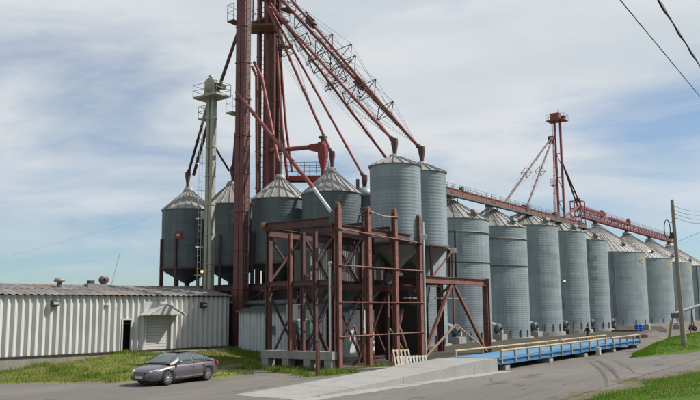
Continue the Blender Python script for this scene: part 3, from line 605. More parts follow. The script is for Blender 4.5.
# braced frame to the right carrying the second hopper bin
t = site('braced_frame', 'rust red portal frame with V braces under the right raised hopper bin', 'frame', None, 9.9, .35)
zb = 5.45
MB().ibeam((0, 0, zb), (10.3, 0, zb), .3, .5).build('top_beam', M['rust'], t); MB().ibeam((10.4, 0, 0), (10.4, 0, zb + .3), .42, .42, (1, 0, 0), .05).build('post', M['rust'], t)
MB().ibeam((0, 4.1, zb), (10.3, 4.1, zb), .3, .5).build('top_beam', M['red_dk'], t); MB().ibeam((10.4, 4.1, 0), (10.4, 4.1, zb + .3), .42, .42, (1, 0, 0), .05).build('post', M['red_dk'], t)
for x in (1.6, 4.4, 7.0): MB().ibeam((x, .16, zb), (x, 3.94, zb), .22, .4).build('cross_beam', M['red_dk'], t)
MB().beam((4.6, 0, zb - .25), (.3, 0, .3), .2).build('brace', M['rust'], t); MB().beam((5.0, 0, zb - .25), (9.9, 0, .3), .2).build('brace', M['rust'], t)
MB().beam((4.85, -.14, 2.3), (.2, -.14, .15), .1).build('light_brace', M['rust_lt'], t); MB().beam((4.95, -.14, 2.3), (10.0, -.14, .15), .1).build('light_brace', M['rust_lt'], t)
MB().beam((4.85, 0, 2.2), (4.85, 0, 7.6), .12).build('king_post', M['rust'], t); MB().beam((5.3, .1, zb - .1), (9.9, 3.9, zb - .9), .14).build('brace', M['red_dk'], t)
MB().beam((1.8, 0, zb + .2), (4.7, 0, 7.5), .1).build('brace', M['rust'], t)
MB().tube((5.9, .25, zb + .2), (5.9, .25, 9.3), .09, n=8).build('pipe', M['dark_steel'], t)
MB().hexa([(2.7, 1.4, 3.7), (3.6, 1.4, 3.7), (3.6, 2.4, 3.7), (2.7, 2.4, 3.7), (2.5, 1.3, 5.0), (3.8, 1.3, 5.0), (3.8, 2.5, 5.0), (2.5, 2.5, 5.0)]).build('discharge_chute', M['galv_dark'], t)
MB().beam((0.3, 1.5, 4.2), (9.8, 1.5, 4.2), .1).build('pipe_rail', M['galv_cone'], t)

# ---------------------------------------------------------------- bucket elevators
def railing(b, pts, h=1.05, r=.025, step=1.0, closed=False):
    P = [Vector(p) for p in pts] + ([Vector(pts[0])] if closed else [])
    for A, B in zip(P[:-1], P[1:]):
        for hh in (h, h * .55): b.tube(A + Vector((0, 0, hh)), B + Vector((0, 0, hh)), r, n=5)
        n = max(1, int((B - A).length / step))
        for i in range(n + 1): c = A.lerp(B, i / n); b.tube(c, c + Vector((0, 0, h)), r, n=5)
    return b
def deck(root, x0, x1, y0, y1, z, m, name='work_platform', open_side=None):
    p = MB().box(((x0 + x1) / 2, (y0 + y1) / 2, z), (x1 - x0, y1 - y0, .14)).build(name, m, root)
    railing(MB(), [(x0, y0, z), (x1, y0, z), (x1, y1, z), (x0, y1, z)], closed=True).build('railing', m, p)
    return p
def elevator(name, label, a, b0, legs, top, m, head=True, boot=True):
    t = site(name, label, 'bucket elevator', None, a, b0)
    for (x, y, w, d) in legs:
        c = MB().box((x, y, top / 2), (w, d, top)).build('leg_casing', m, t)
        b = MB()
        for i in range(int(top / 3.05)): b.box((x, y, 3.05 * (i + 1) - 1), (w + .1, d + .1, .08))
        b.build('flange', m, c, kind='stuff')
    return t
ZT = 36.0
# great square casing
te = elevator('elevator_tower', 'tall dark red square elevator casing rising out of the picture', 8.75, 15.75, [(0, .26, .75, .47), (0, -.25, .70, .46)], ZT, M['red_tower'])
MB().box((0, 0, ZT + .6), (1.6, 2.0, 1.4)).build('head_box', M['red_dk'], te)
deck(te, -1.0, 1.0, -1.6, 1.6, ZT - 1.6, M['red_dk'])
for zz in (D(232, 112, 60.5).z, D(236, 20, 60.5).z):
    p = MB().box((0, .95, zz), (1.2, .7, .12)).build('rest_platform', M['olive'] if zz < 20 else M['red_dk'], te); railing(MB(), [(-.6, .6, zz), (-.6, 1.3, zz), (.6, 1.3, zz), (.6, .6, zz)], 1.4, .02).build('railing', M['zinc'] if zz < 20 else M['red_dk'], p)
b = MB(); ladder(b, (-.2, -.72, 5.2), (-.2, -.72, ZT - 2), .4, (0, 1, 0), .45, .025); b.build('ladder', M['galv_dark'], te)
# two round/box leg pairs behind
t2 = elevator('elevator_tower', 'pair of slim red elevator legs right of the square casing', 15.5, 19.2, [(-.3, .62, .42, .26), (.25, .1, .45, .45)], ZT - 2, M['red'])
MB().box((0, .3, ZT - 1.3), (1.3, 1.6, 1.4)).build('head_box', M['red'], t2)
t3 = elevator('elevator_tower', 'rightmost slim red elevator legs in the tall tower', 15.5, 18.15, [(-.2, .25, .38, .38), (.2, -.25, .42, .42)], ZT - 3, M['red_dk'])
MB().box((0, 0, ZT - 2.3), (1.3, 1.5, 1.4)).build('head_box', M['red_dk'], t3)
for tt, zz in ((t2, D(261, 17, 66.5).z), (t3, D(280, 48, 67.5).z)):
    if tt is t2: deck(tt, -1.1, .9, -2.0, 1.0, zz, M['rust'])
    else: deck(tt, -.5, .8, -1.3, -.5, zz, M['galv_cone'])
b = MB(); ladder(b, (.1, .62, 11), (.1, .62, ZT - 4), .4, (0, 1, 0), .45, .025); b.build('ladder', M['red_dk'], t2)
b = MB()
for i in range(9):
    z = 12 + i * 2.4; b.beam((-.2, -.8, z), (.2, 1.0, z), .07); b.tube((-.35, -.7, z + .5), (-.35, .9, z + .5), .03, n=5)
b.build('tie_bracket', M['red_dk'], t3, kind='stuff')
zz = D(286, 12, 67).z; deck(t3, -.6, .6, -1.9, -1.1, zz, M['red_dk'])
# distributor box where the spouts start
DX = D(263, -6, 65.5)
t5 = thing('distributor', 'red grain distributor where the spouts fan out of the tower', 'distributor', (DX.x, DX.y, 0))
MB().lathe([(0, DX.z + 1.6), (.5, DX.z + 1.5), (1.0, DX.z + .6), (1.0, DX.z + .1), (.6, DX.z - .5), (0, DX.z - .6)], 16).build('turnhead', M['red'], t5)
MB().tube((0, 0, DX.z + 1.5), (0, 0, DX.z + 4.5), .25, n=10).build('inlet_pipe', M['red'], t5)
for i in range(4): MB().beam((.9 * math.cos(i * 1.571 + .4), .9 * math.sin(i * 1.571 + .4), DX.z - 3.2), (.9 * math.cos(i * 1.571 + .4), .9 * math.sin(i * 1.571 + .4), DX.z), .1).build('support', M['red_dk'], t5)
MB().box((0, 0, DX.z - 3.25), (2.4, 2.2, .15)).build('support_floor', M['rust'], t5)

# green elevator
tg = site('bucket_elevator', 'pale olive green bucket elevator with a railed head platform', 'bucket elevator', None, 8.6, 19.15)
GP = S(8.6, 19.15); zg = D(209, 97, GP.y).z; zg2 = D(203, 118, GP.y).z
for y in (.23, -.23): 
    c = MB().box((0, y, (zg + .1) / 2), (.42, .32, zg + .1)).build('leg_casing', M['olive'], tg); b = MB()
    for i in range(8): b.box((0, y, 2.4 * (i + 1)), (.5, .4, .08))
    b.build('flange', M['olive'], c, kind='stuff')
h_ = MB().lathe([(.02, -.36), (.62, -.36), (.62, .36), (.02, .36)], 20).build('head', M['olive'], tg, loc=(0, 0, zg + .95)); h_.rotation_euler = (0, math.pi / 2, 0)
MB().box((0, 0, zg + .5), (.7, 1.2, .95)).build('head_box', M['olive'], tg)
MB().tube((0, .15, zg + 1.5), (0, .15, zg + 1.75), .1, n=10).tube((0, .15, zg + 1.75), (0, .15, zg + 1.95), .2, .12, n=10).build('vent_cap', M['olive'], tg)
MB().hexa([(-.25, -.6, zg + .6), (.25, -.6, zg + .6), (.25, -1.35, zg + .45), (-.25, -1.35, zg + .45), (-.25, -.6, zg + 1.1), (.25, -.6, zg + 1.1), (.25, -1.35, zg + .85), (-.25, -1.35, zg + .85)]).build('drive_motor', M['dark_steel'], tg)
deck(tg, -.85, .85, -1.35, 1.35, zg - .05, M['olive'])
deck(tg, -.4, .4, .5, 1.15, zg2, M['olive'], 'rest_platform')
MB().beam((0, .95, zg2 + .2), (0, .35, zg - .1), .12).build('strut', M['olive'], tg)
b = MB(); ladder(b, (-.3, .85, .5), (-.3, .85, zg2), .36, (0, 1, 0), .5, .02)
for i in range(6): b.lathe([(.34, 0), (.35, .04)], 10, (-.3, .85, 4 + i * 2.3))
b.build('ladder', M['zinc'], tg)
# lamp arm on the green elevator
t = thing('lamp', 'lit orange lamp on a short arm beside the green elevator', 'lamp', D(202, 271.5, GP.y - 1.2))
MB().lathe([(0, -.12), (.07, -.11), (.125, 0), (.08, .09), (0, .11)], 14).build('globe', M['lamp_on'], t)
A = Vector((0, 0, 0)); B = D(210, 272, GP.y - .2) - Vector(t.location)
MB().path([(0.14, 0, .02), (.5, .3, .05), B], .035, 6).build('arm', M['zinc'], t)

# ---------------------------------------------------------------- spouts
def spout(label, pts, r=.14, m=None, head=None, frames=(), valve=None, tip=None):
    P = [Vector(p) for p in pts]; base = P[-1]; t = thing('spout', label, 'spout', base, 0, 'grain spouts from the elevators')
    L = [p - base for p in P]
    MB().path(L, r, 8).build('pipe', m or M['red'], t)
    d = (L[-1] - L[-2]).normalized()
    if head:
        h = L[-1]; b = MB(); b.tube(h - d * .5, h, r * 1.5, n=10); b.lathe([(r * 2.0, .22), (r * 2.1, -.15), (r * 1.2, -.75), (r * 1.2, -head)], 10, h); b.build('end_head', M['red_dk'] if head < 1.2 else M['red'], t)
        b = MB(); b.lathe([(r * 1.6, -head + .05), (r * 1.7, -head - .06), (0, -head - .06)], 10, h); b.build('collar', M['galv_dark'], t)
    tot = (L[-1] - L[0]).length; k = int(tot / 3.0); b = MB()
    for i in range(1, k):
        c = L[0].lerp(L[-1], i / k) if len(L) == 2 else L[-2].lerp(L[-1], i / k); b.tube(c - d * .05, c + d * .05, r * 1.3, n=8)
    if k > 1: b.build('flange', m or M['red'], t, kind='stuff')
    for v in (valve or ()):
        c = L[0].lerp(L[-1], v); MB().beam(c - d * .5, c + d * .5, r * 4.2).beam(c - d * .7 + Vector((.1, 0, .1)), c + d * .1 + Vector((.15, 0, .15)), r * 3).build('valve', M['red_dk'], t)
    for (f, s_) in frames:
        c = L[0].lerp(L[-1], f); x = d.cross(Vector((0, 0, 1))).normalized(); y = x.cross(d); b = MB(); Q = [c + x * s_, c + y * s_, c - x * s_, c - y * s_]
        for i in range(4): b.tube(Q[i], Q[(i + 1) % 4], .035, n=5)
        b.tube(Q[0], Q[2], .035, n=5); b.tube(Q[1], Q[3], .035, n=5); b.build('truss_frame', M['red_dk'], t)
        b = MB(); e0 = L[0].lerp(L[-1], max(0.03, f - .38)); e1 = L[0].lerp(L[-1], min(.97, f + .38))
        for q in Q: b.tube(q, e0, .011, n=4); b.tube(q, e1, .011, n=4)
        b.build('truss_cable', M['dark_steel'], t)
    return t
a_ = DX + Vector((0.5, -.6, -.3))
pA = S(9.4, 1.85, zA + .85 + .95); pB = S(14.2, 2.4, zB + .85 + 1.0)
spout('red spout to the left bin of the raised pair, hung with wire frames', [a_ + Vector((.3, .2, -1.2)), pA], .12, head=.95, frames=((.3, .9), (.45, 1.2), (.58, 1.1), (.7, .9)))
spout('long red spout to the right bin of the raised pair, with valve and frames', [a_ + Vector((.6, .4, .3)), pB], .13, head=1.05, frames=((.2, .9), (.37, 1.2), (.52, 1.35), (.66, 1.2), (.78, 1.0)), valve=(.62,))
spout('upper red spout running beside the longest one, valve near the tower', [a_ + Vector((.9, .0, .9)), pB + Vector((-.55, -.2, .55))], .115, frames=((.5, 1.4),), valve=(.27,))
spout('red spout passing behind the left bin of the raised pair', [a_ + Vector((.1, .5, -.6)), S(28.75, 13, 16.3)], .13, head=.9, frames=((.3, .9), (.44, 1.0)))
h4 = S(12, 9.3, 14.45); h3 = S(12, 14.55, 14.45); h2 = S(12, 20.0, 14.45); h1 = S(12, 25.3, 14.45)
spout('red spout to the peak of the dark bin nearest the gantry', [a_ + Vector((-.2, .2, -.8)), h4 + Vector((0.05, 0, 1.1))], .115, head=1.1, frames=((.34, .8),))
pv = D(364.5, 178, 60.5)
spout('red spout ending at the small grey filter between bins', [a_ + Vector((0, .6, -.8)), pv], .115, head=.7)
t = thing('dust_filter', 'small grey filter stack between dark bin and raised pair', 'filter', (pv.x, pv.y, 0))
MB().lathe([(.55, 0), (.55, pv.z - 1.6), (.9, pv.z - 1.5), (.35, pv.z - .8), (.0, pv.z - .75)], 14).build('stack', M['galv'], t); MB().tube((-.55, 0, pv.z - 2.6), (-.55, 0, pv.z - .1), .14, n=8).build('side_pipe', M['galv_dark'], t)
spout('red spout dropping to the peak of the bin right of the casing', [D(254, 62, 66), D(262, 78, 65.5), h3 + Vector((-.1, 0, .9))], .14, head=.9)
spout('thick pale-ended spout crossing before the two right dark bins', [D(236.5, 92, 60.6), D(313.5, 188, 54.6)], .15, head=None)
spout('galvanised lower end of the spout crossing before the dark bins', [D(313.5, 188, 54.6), D(331.5, 212.5, 53.2)], .135, M['zinc'])
spout('left one of two steep red spouts right of the legs', [D(276, 38, 66.5), D(282, 128, 66.5), D(287.5, 178, 67)], .13)
spout('right one of two steep red spouts right of the legs', [D(279, 38, 67.5), D(286, 128, 67.5), D(292, 172, 68)], .11)
spout('dark red spout from tall tower to leftmost dark bin', [D(243, 18, 65), D(213, 105, 66), h1 + Vector((.35, .2, 1.2))], .15, M['red_dk'])
spout('olive spout from green elevator to leftmost dark bin', [D(207.5, 106, GP.y + .6), h1 + Vector((-.1, -.1, 1.2))], .12, M['dark_steel'], head=1.15)
spout('slim dark spout from green elevator to the bin beside it', [D(213, 144, GP.y + .5), h2 + Vector((-.25, 0, 1.0))], .09, M['dark_steel'])
spout('dark red spout from square casing to bin behind the green elevator', [D(236, 133, 62), h2 + Vector((.1, 0, 1.1))], .13, M['red_dk'], head=1.05)
spout('short red branch from the casing to the bin beside it', [D(245, 168, 62), h2 + Vector((.6, 0, .75))], .11, M['red_dk'])
spout('slender red downpipe hugging the slim elevator legs', [D(252, 66, 65), D(256.5, 76, 65), D(257, 190, 66)], .13, M['rust'])

spout('upright red downpipe between the slim elevator legs', [D(267.5, -15, 66), D(267.8, 186, 66.5)], .15, M['red'])
spout('outermost upright red downpipe of the tall tower bundle', [D(274, -15, 66), D(273.5, 180, 66.5)], .17, M['red_tower'])
spout('upright dark pipe nearest the square casing', [D(260, 15, 66), D(260, 190, 66.5)], .10, M['red_dk'])
# red cyclone and duct
cy = D(323, 147, 64.5)
t = thing('cyclone', 'bright red cyclone separator above the dark bin nearest the gantry', 'cyclone', (cy.x, cy.y, 0))
zc = cy.z; zl = D(323, 171, 64.5).z
MB().lathe([(0, zc + .45), (.44, zc + .4), (.48, zc), (.44, zc - .9), (.18, zl), (.18, zl - 2.5)], 18).build('cone_body', M['red_bright'], t)
MB().tube((0, 0, zc + .45), (0, 0, zc + .8), .2, n=10).tube((0, 0, zc + .8), (0, 0, zc + .9), .4, n=12).build('outlet_cap', M['galv_dark'], t)
e_ = D(271, 151, 66) - Vector((cy.x, cy.y, 0))
MB().tube(e_, (-1.2, .3, zc + .05), .2, n=10).build('inlet_duct', M['red'], t)
MB().hexa([(-1.2, .1, zc - .2), (-.35, -.1, zc - .4), (-.35, .45, zc - .4), (-1.2, .5, zc - .2), (-1.2, .1, zc + .25), (-.35, -.1, zc + .35), (-.35, .45, zc + .35), (-1.2, .5, zc + .25)]).build('inlet_transition', M['red_bright'], t)

# catwalk bridge behind the dark bins
t = thing('catwalk', 'red railed catwalk bridge behind the two right dark bins', 'catwalk', (0, 0, 0))
A, B = D(284, 179, 68), D(331, 193, 66); dd = (B - A); dd.z = 0; nn = Vector((-dd.y, dd.x, 0)).normalized()
t.location = (A.x, A.y, 0); A0 = Vector((0, 0, A.z)); B0 = Vector((B.x - A.x, B.y - A.y, A.z - .35))
MB().beam(A0, B0, .9, .12).build('walkway', M['galv_dark'], t); MB().beam(A0 - nn * .5, B0 - nn * .5, .12, .42).build('side_beam', M['red_bright'], t); MB().beam(A0 + nn * .5, B0 + nn * .5, .12, .5).build('side_beam', M['red'], t)
b = MB(); railing(b, [A0 - nn * .48 + Vector((0, 0, .35)), B0 - nn * .48 + Vector((0, 0, .35))]); railing(b, [A0 + nn * .48 + Vector((0, 0, .2)), B0 + nn * .48 + Vector((0, 0, .2))]); b.build('railing', M['galv_dark'], t)
for q in (A0, B0): MB().beam((q.x, q.y, 3), (q.x, q.y, q.z), .2).build('support', M['red_dk'], t)

# ---------------------------------------------------------------- conveyors over the long row
t = site('overhead_conveyor', 'long red drag conveyor with walkway running over the near bin roofs', 'conveyor', None, 28, 13)
Lc = 55.5; zc = 16.2
MB().box((Lc / 2, -.1, zc), (Lc, .55, .62)).build('conveyor_trough', M['red'], t)
MB().box((Lc / 2, -.42, zc + .27), (Lc, .1, .09)).build('trough_flange', M['rust'], t)
MB().box((Lc / 2, -.42, zc - .27), (Lc, .1, .09)).build('trough_flange', M['rust'], t)
MB().box((Lc / 2, -1.15, zc - .75), (Lc, .75, .08)).build('walkway', M['galv_dark'], t)
MB().box((Lc / 2, -1.52, zc - .75), (Lc, .06, .22)).build('walkway_toe_board', M['galv_dark'], t)
railing(MB(), [(0, .5, zc + .1), (Lc, .5, zc + .1)], 1.05, .022, 1.4).build('railing', M['galv_dark'], t)
b = MB(); b.tube((0, -1.5, zc + .2), (Lc, -1.5, zc + .2), .028, n=5); b.tube((0, -1.5, zc - .25), (Lc, -1.5, zc - .25), .02, n=5)
for i in range(46): b.tube((i * 1.22, -1.5, zc - .7), (i * 1.22, -1.5, zc + .2), .028, n=5)
b.build('walkway_railing', M['galv_dark'], t)
for (a, b0, r, ze, za, pad) in BINS[:6]:
    x = a - 28
    if x < 0: continue
    MB().box((x, -.1, za + .25), (.95, .8, .7)).build('bin_inlet', M['red_dk'], t)
    for dx_ in (-1.6, 1.6):
        MB().beam((x + dx_, -.3, za - .95 + .0), (x + dx_, -.1, zc - .3), .09).build('stand', M['dark_steel'], t)
MB().box((14.5, .35, zc + .75), (.5, .35, .5)).beam((14.5, .35, zc + .4), (14.5, .35, zc + .7), .1).build('drive_motor', M['dark_steel'], t)
# far lattice conveyor bridge
t = site('lattice_conveyor', 'red lattice truss conveyor bridge over the far wide bins', 'conveyor', None, 110, 22.2)
Lf = 77; z0 = 20.75; z1 = 22.1
b = MB()
for y in (-.5, .5):
    for z in (z0, z1): b.beam((0, y, z), (Lf, y, z), .13)
b.build('chord', M['red_far'], t); b = MB(); nseg = 63
for i in range(nseg):
    x0, x1 = Lf * i / nseg, Lf * (i + 1) / nseg
    for y in (-.5, .5): b.beam((x0, y, z0 if i % 2 else z1), (x1, y, z1 if i % 2 else z0), .08); b.beam((x1, y, z0), (x1, y, z1), .06)
    b.beam((x1, -.5, z1), (x1, .5, z1), .06)
b.build('lattice', M['red_far'], t, kind='stuff')
MB().box((Lf / 2, 0, z0 + .2), (Lf, .7, .35)).build('conveyor_trough', M['red_far'], t)
MB().box((7, 0, z1 + .55), (14.5, .5, .5)).build('upper_trough', M['red_far'], t); MB().box((14.6, 0, z1 + .5), (.8, .9, .9)).build('head_box', M['red_far'], t); MB().box((13.9, 0, z1 + 1.1), (.9, .5, .4)).build('drive_motor', M['dark_steel'], t)
MB().box((26, 0, z1 + .15), (14, .5, .45)).build('upper_trough', M['red_far'], t); MB().box((33.2, 0, z1 + .35), (.8, .9, 1.1)).build('head_box', M['red_far'], t); MB().box((33.2, 0, z1 + 1.1), (.7, .5, .4)).build('drive_motor', M['dark_steel'], t)
railing(MB(), [(0, -.55, z1), (Lf, -.55, z1)], .8, .025, 1.1).build('railing', M['red_far'], t)
for (a, b0, r, ze, za, pad) in BINS[6:]:
    x = a - 110
    if x < Lf: MB().box((x, 0, (za + z0) / 2 - .1), (.8, .8, z0 - za + .4)).build('bin_inlet', M['galv_dark'], t)

# far elevator tower
fa, fb = 93.6, 20.0; FT = S(fa, fb)
t = site('elevator_tower', 'distant red elevator tower with a railed head platform above the bins', 'bucket elevator', None, fa, fb)
zh = D(559, 121, FT.y).z
for y in (.5, -.5):
    c = MB().box((0, y, zh / 2), (.34, .34, zh)).build('leg_casing', M['red_far'], t)
b = MB()
for i in range(int((zh - 7) / 2.1)): b.beam((0, -.4, 5 + i * 2.1), (0, .4, 5 + i * 2.1 + (2.1 if i % 2 else 0)), .1)
b.build('lattice', M['red_far'], t, kind='stuff')
MB().box((0, 0.25, zh + .75), (1.1, 1.6, 1.3)).build('head_box', M['red_far'], t); MB().tube((0, -.3, zh + 1.3), (0, -.3, zh + 2.0), .12, n=8).build('vent', M['zinc'], t)
MB().box((0, -1.1, zh + .5), (.5, .7, .5)).build('drive_motor', M['dark_steel'], t)
deck(t, -1.2, 1.2, -1.6, 1.6, zh, M['red_far'])
deck(t, -.5, .5, .6, 1.5, D(556, 185, FT.y).z, M['red_far'], 'rest_platform')
MB().box((-.3, 1.1, zh - 3.3), (.9, .9, 1.2)).build('diverter', M['red_dk'], t)
b = MB(); ladder(b, (0, .95, 3), (0, .95, zh), .4, (1, 0, 0), .5, .03); b.build('ladder', M['red_far'], t)
FY = FT.y
zc2 = 16.9
for lab, p0, p1, fr in (('far red spout slanting to the left from the distant tower', D(552, 137, FY), S(53.5, 13, 16.5), ((.62, .8),)), ('middle red spout from the distant tower onto the conveyor', D(553, 137, FY), S(60.5, 13, 16.5), ((.55, .8),)), ('steep red spout close to the distant tower legs', D(554, 138, FY), S(71, 13, 17.0), ())):
    spout(lab, [p0, p1], .13, M['red_dk'], frames=fr)
spout('left one of two dark spouts right of the distant tower', [D(562.5, 163, FY), D(578.5, 209, 147)], .15, M['red_dk'])
spout('right one of two dark spouts right of the distant tower', [D(563, 165, FY), D(582, 208, 147)], .15, M['red_dk'])
# transfer frame at the foot of the distant tower
t = site('transfer_frame', 'red braced transfer frame where distant tower meets lattice bridge', 'frame', None, 108.8, 22.2)
for x, y in ((-1.2, -1), (1.2, -1), (1.2, 1), (-1.2, 1)): MB().beam((x, y, 13.0), (x, y, 23.6), .16).build('post', M['red_far'], t)
b = MB()
for z in (20.6, 22.2, 23.6): b.beam((-1.2, -1, z), (1.2, -1, z), .16).beam((-1.2, 1, z), (1.2, 1, z), .16).beam((-1.2, -1, z), (-1.2, 1, z), .16).beam((1.2, -1, z), (1.2, 1, z), .16)
b.build('girt', M['red_far'], t, kind='stuff'); MB().beam((-14.5, -1.6, 18.6), (-1.2, -.8, 22.6), .3).build('diagonal', M['red_far'], t); MB().beam((-14.5, -1.6, 18.4), (-1.2, -1, 20.4), .2).build('diagonal', M['red_far'], t); MB().box((0.2, 0, 23.9), (.7, .9, .7)).build('head_box', M['red_dk'], t)
b = MB(); n_ = 7
for i in range(n_): b.beam(Vector((-14.5, -1.6, 18.5)).lerp(Vector((-1.2, -.9, 20.5 + 2.0 * (i % 2))), (i + .5) / n_ if i % 2 == 0 else (i + .5) / n_), Vector((-14.5, -1.6, 18.5)).lerp(Vector((-1.2, -.9, 20.5 + 2.0 * ((i + 1) % 2))), (i + 1.5) / n_ if i < n_ - 1 else 1), .12)
b.build('lattice', M['red_far'], t, kind='stuff')

# ---------------------------------------------------------------- truck scale
t = site('truck_scale', 'blue steel truck scale deck with yellow guide rails', 'truck scale')
a0, a1 = 4.25, 33.2; bn, bf = -7.85, -4.95; zt = .66
n = 10
for i in range(n):
    x0 = a0 + (a1 - a0) * i / n; x1 = a0 + (a1 - a0) * (i + 1) / n - .02
    MB().box(((x0 + x1) / 2, (bn + bf) / 2, zt), (x1 - x0, bf - bn, .06)).build('deck_plate', M['blue_deck'], t)
for bb in (bn + .06, bf - .06): MB().ibeam((a0, bb, .48), (a1, bb, .48), .2, .30).build('side_girder', M['blue'], t)
for i in range(11): MB().box((a0 + .1 + (a1 - a0 - .2) * i / 10, (bn + bf) / 2, .42), (.16, bf - bn - .3, .3)).build('cross_member', M['blue'], t)
for i in range(5):
    x = a0 + 1.0 + (a1 - a0 - 2) * i / 4
    MB().box((x, bn + .35, .12), (.6, .8, .25)).build('footing', M['conc'], t); MB().box((x, bf - .35, .12), (.6, .8, .25)).build('footing', M['conc'], t)
for (bb, zr) in ((bn + .02, .42), (bf - .02, .34)):
    np_ = 15 if bb < -6 else 8
    seg = 5
    for i in range(np_ + 1):
        x = a0 + .35 + (a1 - a0 - .5) * i / np_
        MB().box((x, bb, zt + zr / 2 - .16 if bb < -6 else zt + zr / 2), (.1, .12, zr + (.32 if bb < -6 else 0))).build('rail_post', M['tan'] if bb < -6 else M['yellow'], t)
    for i in range(seg):
        x0 = a0 + .3 + (a1 - a0 - .4) * i / seg; x1 = a0 + .3 + (a1 - a0 - .4) * (i + 1) / seg - .06
        MB().tube((x0, bb, zt + zr), (x1, bb, zt + zr), .065, n=8).build('guide_rail', M['yellow'] if bb > -6 else M['tan'], t)
MB().box((a1 - 12.5, bn - .3, .3), (.35, .25, .5)).build('junction_box', M['white_paint'], t)

# ---------------------------------------------------------------- warehouse
wt = thing('warehouse', 'long low white corrugated metal warehouse with rusting roof', 'warehouse', WC, WROT)
Lw = 30.0; WB = 0.80; WE = 4.48; WD = 8.4; WR = 5.2   # local x along the wall (negative = left), y back
PW = 0.90
PROF = [(o + x, y) for o in (0, .45) for x, y in ((0, 0), (.05, 0), (.19, -.15), (.26, -.15), (.40, 0))] + [(PW, 0)]
def wall_panel_mesh(z0, z1, x0=0.0, x1=PW):
    b = MB(); Q = []
    for (xa, ya), (xb, yb) in zip(PROF[:-1], PROF[1:]):
        lo, hi = max(xa, x0), min(xb, x1)
        if hi - lo < 1e-6: continue
        f = lambda x: (x, ya + (yb - ya) * (x - xa) / (xb - xa))
        if not Q: Q.append(f(lo))
        Q.append(f(hi))
    k = len(Q); vs = [(x, y, z) for z in (z0, z1) for x, y in Q] + [(x, y + .02, z) for z in (z0, z1) for x, y in Q]; fs = []
    for i in range(k - 1): fs += [(i, i + 1, k + i + 1, k + i), (2 * k + i + 1, 2 * k + i, 3 * k + i, 3 * k + i + 1), (i + 1, i, 2 * k + i, 2 * k + i + 1)]
    b.add(vs, fs); return b.mesh('wall_panel', M['white_wall'])
# openings: local x measured from the corner
def wx(px): # wall x of a picture column
    r = ray(px, 330); den = r.x * WU.y - r.y * WU.x; # solve 0+r*t = WC+WU*s
    return (WC.y * r.x - WC.x * r.y) / (-den) if abs(den) > 1e-9 else 0
def wz(px, py):
    s = wx(px); p = WC + WU * s; return D(px, py, p.y).z
dX0, dX1, dZ1 = wx(121.8), wx(130), wz(126, 320); gX0, gX1, gZ1 = wx(145), wx(169.5), wz(157, 316)
full = wall_panel_mesh(WB, WE)
for i in range(int(Lw / PW)):
    x0 = -(i + 1) * PW; x1 = x0 + PW; segs = [(x0, x1, WB)]
    cut = None
    for (o0, o1, oz) in ((dX0, dX1, dZ1), (gX0, gX1, gZ1)):
        if x1 > o0 and x0 < o1: cut = (o0, o1, oz)
    if not cut: put('wall_panel', full, wt, (x0, 0, 0))
    else:
        put('wall_panel', wall_panel_mesh(cut[2], WE), wt, (x0, 0, 0))
        for (y0, y1) in ((x0, cut[0]), (cut[1], x1)):
            if y1 - y0 > .04: put('wall_panel', wall_panel_mesh(WB, cut[2], y0 - x0, y1 - x0), wt, (x0, 0, 0))
MB().box((-Lw / 2, .06, (WB + WE) / 2), (Lw, .04, .1)).build('girt', M['dark_steel'], wt)
MB().box((-Lw / 2, WD, (WB + WE) / 2), (Lw, .1, WE - WB)).build('back_wall', M['white_wall'], wt)
for x in (-.06, -Lw + .06):
    MB().hexa([(x - .04, .1, WB), (x + .04, .1, WB), (x + .04, WD - .1, WB), (x - .04, WD - .1, WB), (x - .04, .1, WE - .1), (x + .04, .1, WE - .1), (x + .04, WD - .1, WE - .1), (x - .04, WD - .1, WE - .1)]).hexa([(x - .04, .1, WE - .1), (x + .04, .1, WE - .1), (x + .04, WD - .1, WE - .1), (x - .04, WD - .1, WE - .1), (x - .04, WD / 2 - .1, WR - .15), (x + .04, WD / 2 - .1, WR - .15), (x + .04, WD / 2 + .1, WR - .15), (x - .04, WD / 2 + .1, WR - .15)]).build('end_wall', M['white_wall'], wt)
MB().box((.0, -.02, (WB + WE) / 2), (.14, .2, WE - WB - .02)).build('corner_trim', M['white_wall'], wt)
b = MB(); b.box((-Lw / 2, .12, WB / 2 - .35), (Lw - .1, .3, WB + .68)); b.build('foundation', M['found'], wt)
MB().box((-Lw / 2, -.0, WB - .02), (Lw, .26, .04)).build('sill', M['red_dk'], wt)
# roof sheets: rounded corrugations, two courses per slope
def roof_sheet(front, course):
    b = MB(); vs = []; nx = 12; ny = 4
    y0, y1 = (-.32, 2.1) if course == 0 else (2.0, WD / 2)
    for j in range(ny + 1):
        y = y0 + (y1 - y0) * j / ny
        for i in range(nx + 1):
            x = PW * 1.04 * i / nx; q = (y + .32) / (WD / 2 + .32)
            z = WE + .05 + (WR - WE) * (q ** .8) + .034 * math.cos(2 * math.pi * i / nx * 2) + (.02 if course else 0)
            vs.append((x, y if front else WD - y, z))
    b.add(vs, [(j * (nx + 1) + i, j * (nx + 1) + i + 1, (j + 1) * (nx + 1) + i + 1, (j + 1) * (nx + 1) + i) for j in range(ny) for i in range(nx)], True)
    me = b.mesh('roof_sheet', M['roof_old']); return me
RS = [roof_sheet(f, c) for f in (True, False) for c in (0, 1)]
for i in range(int(Lw / PW) + 1):
    for k, me in enumerate(RS):
        o = put('roof_sheet', me, wt, (-(i + 1) * PW + .2, 0, random.uniform(0, .012))); mo = o.modifiers.new('thick', 'SOLIDIFY'); mo.thickness = .012
MB().tube((-Lw, WD / 2, WR + .05), (.15, WD / 2, WR + .05), .11, n=8).build('ridge_cap', M['roof_old'], wt)
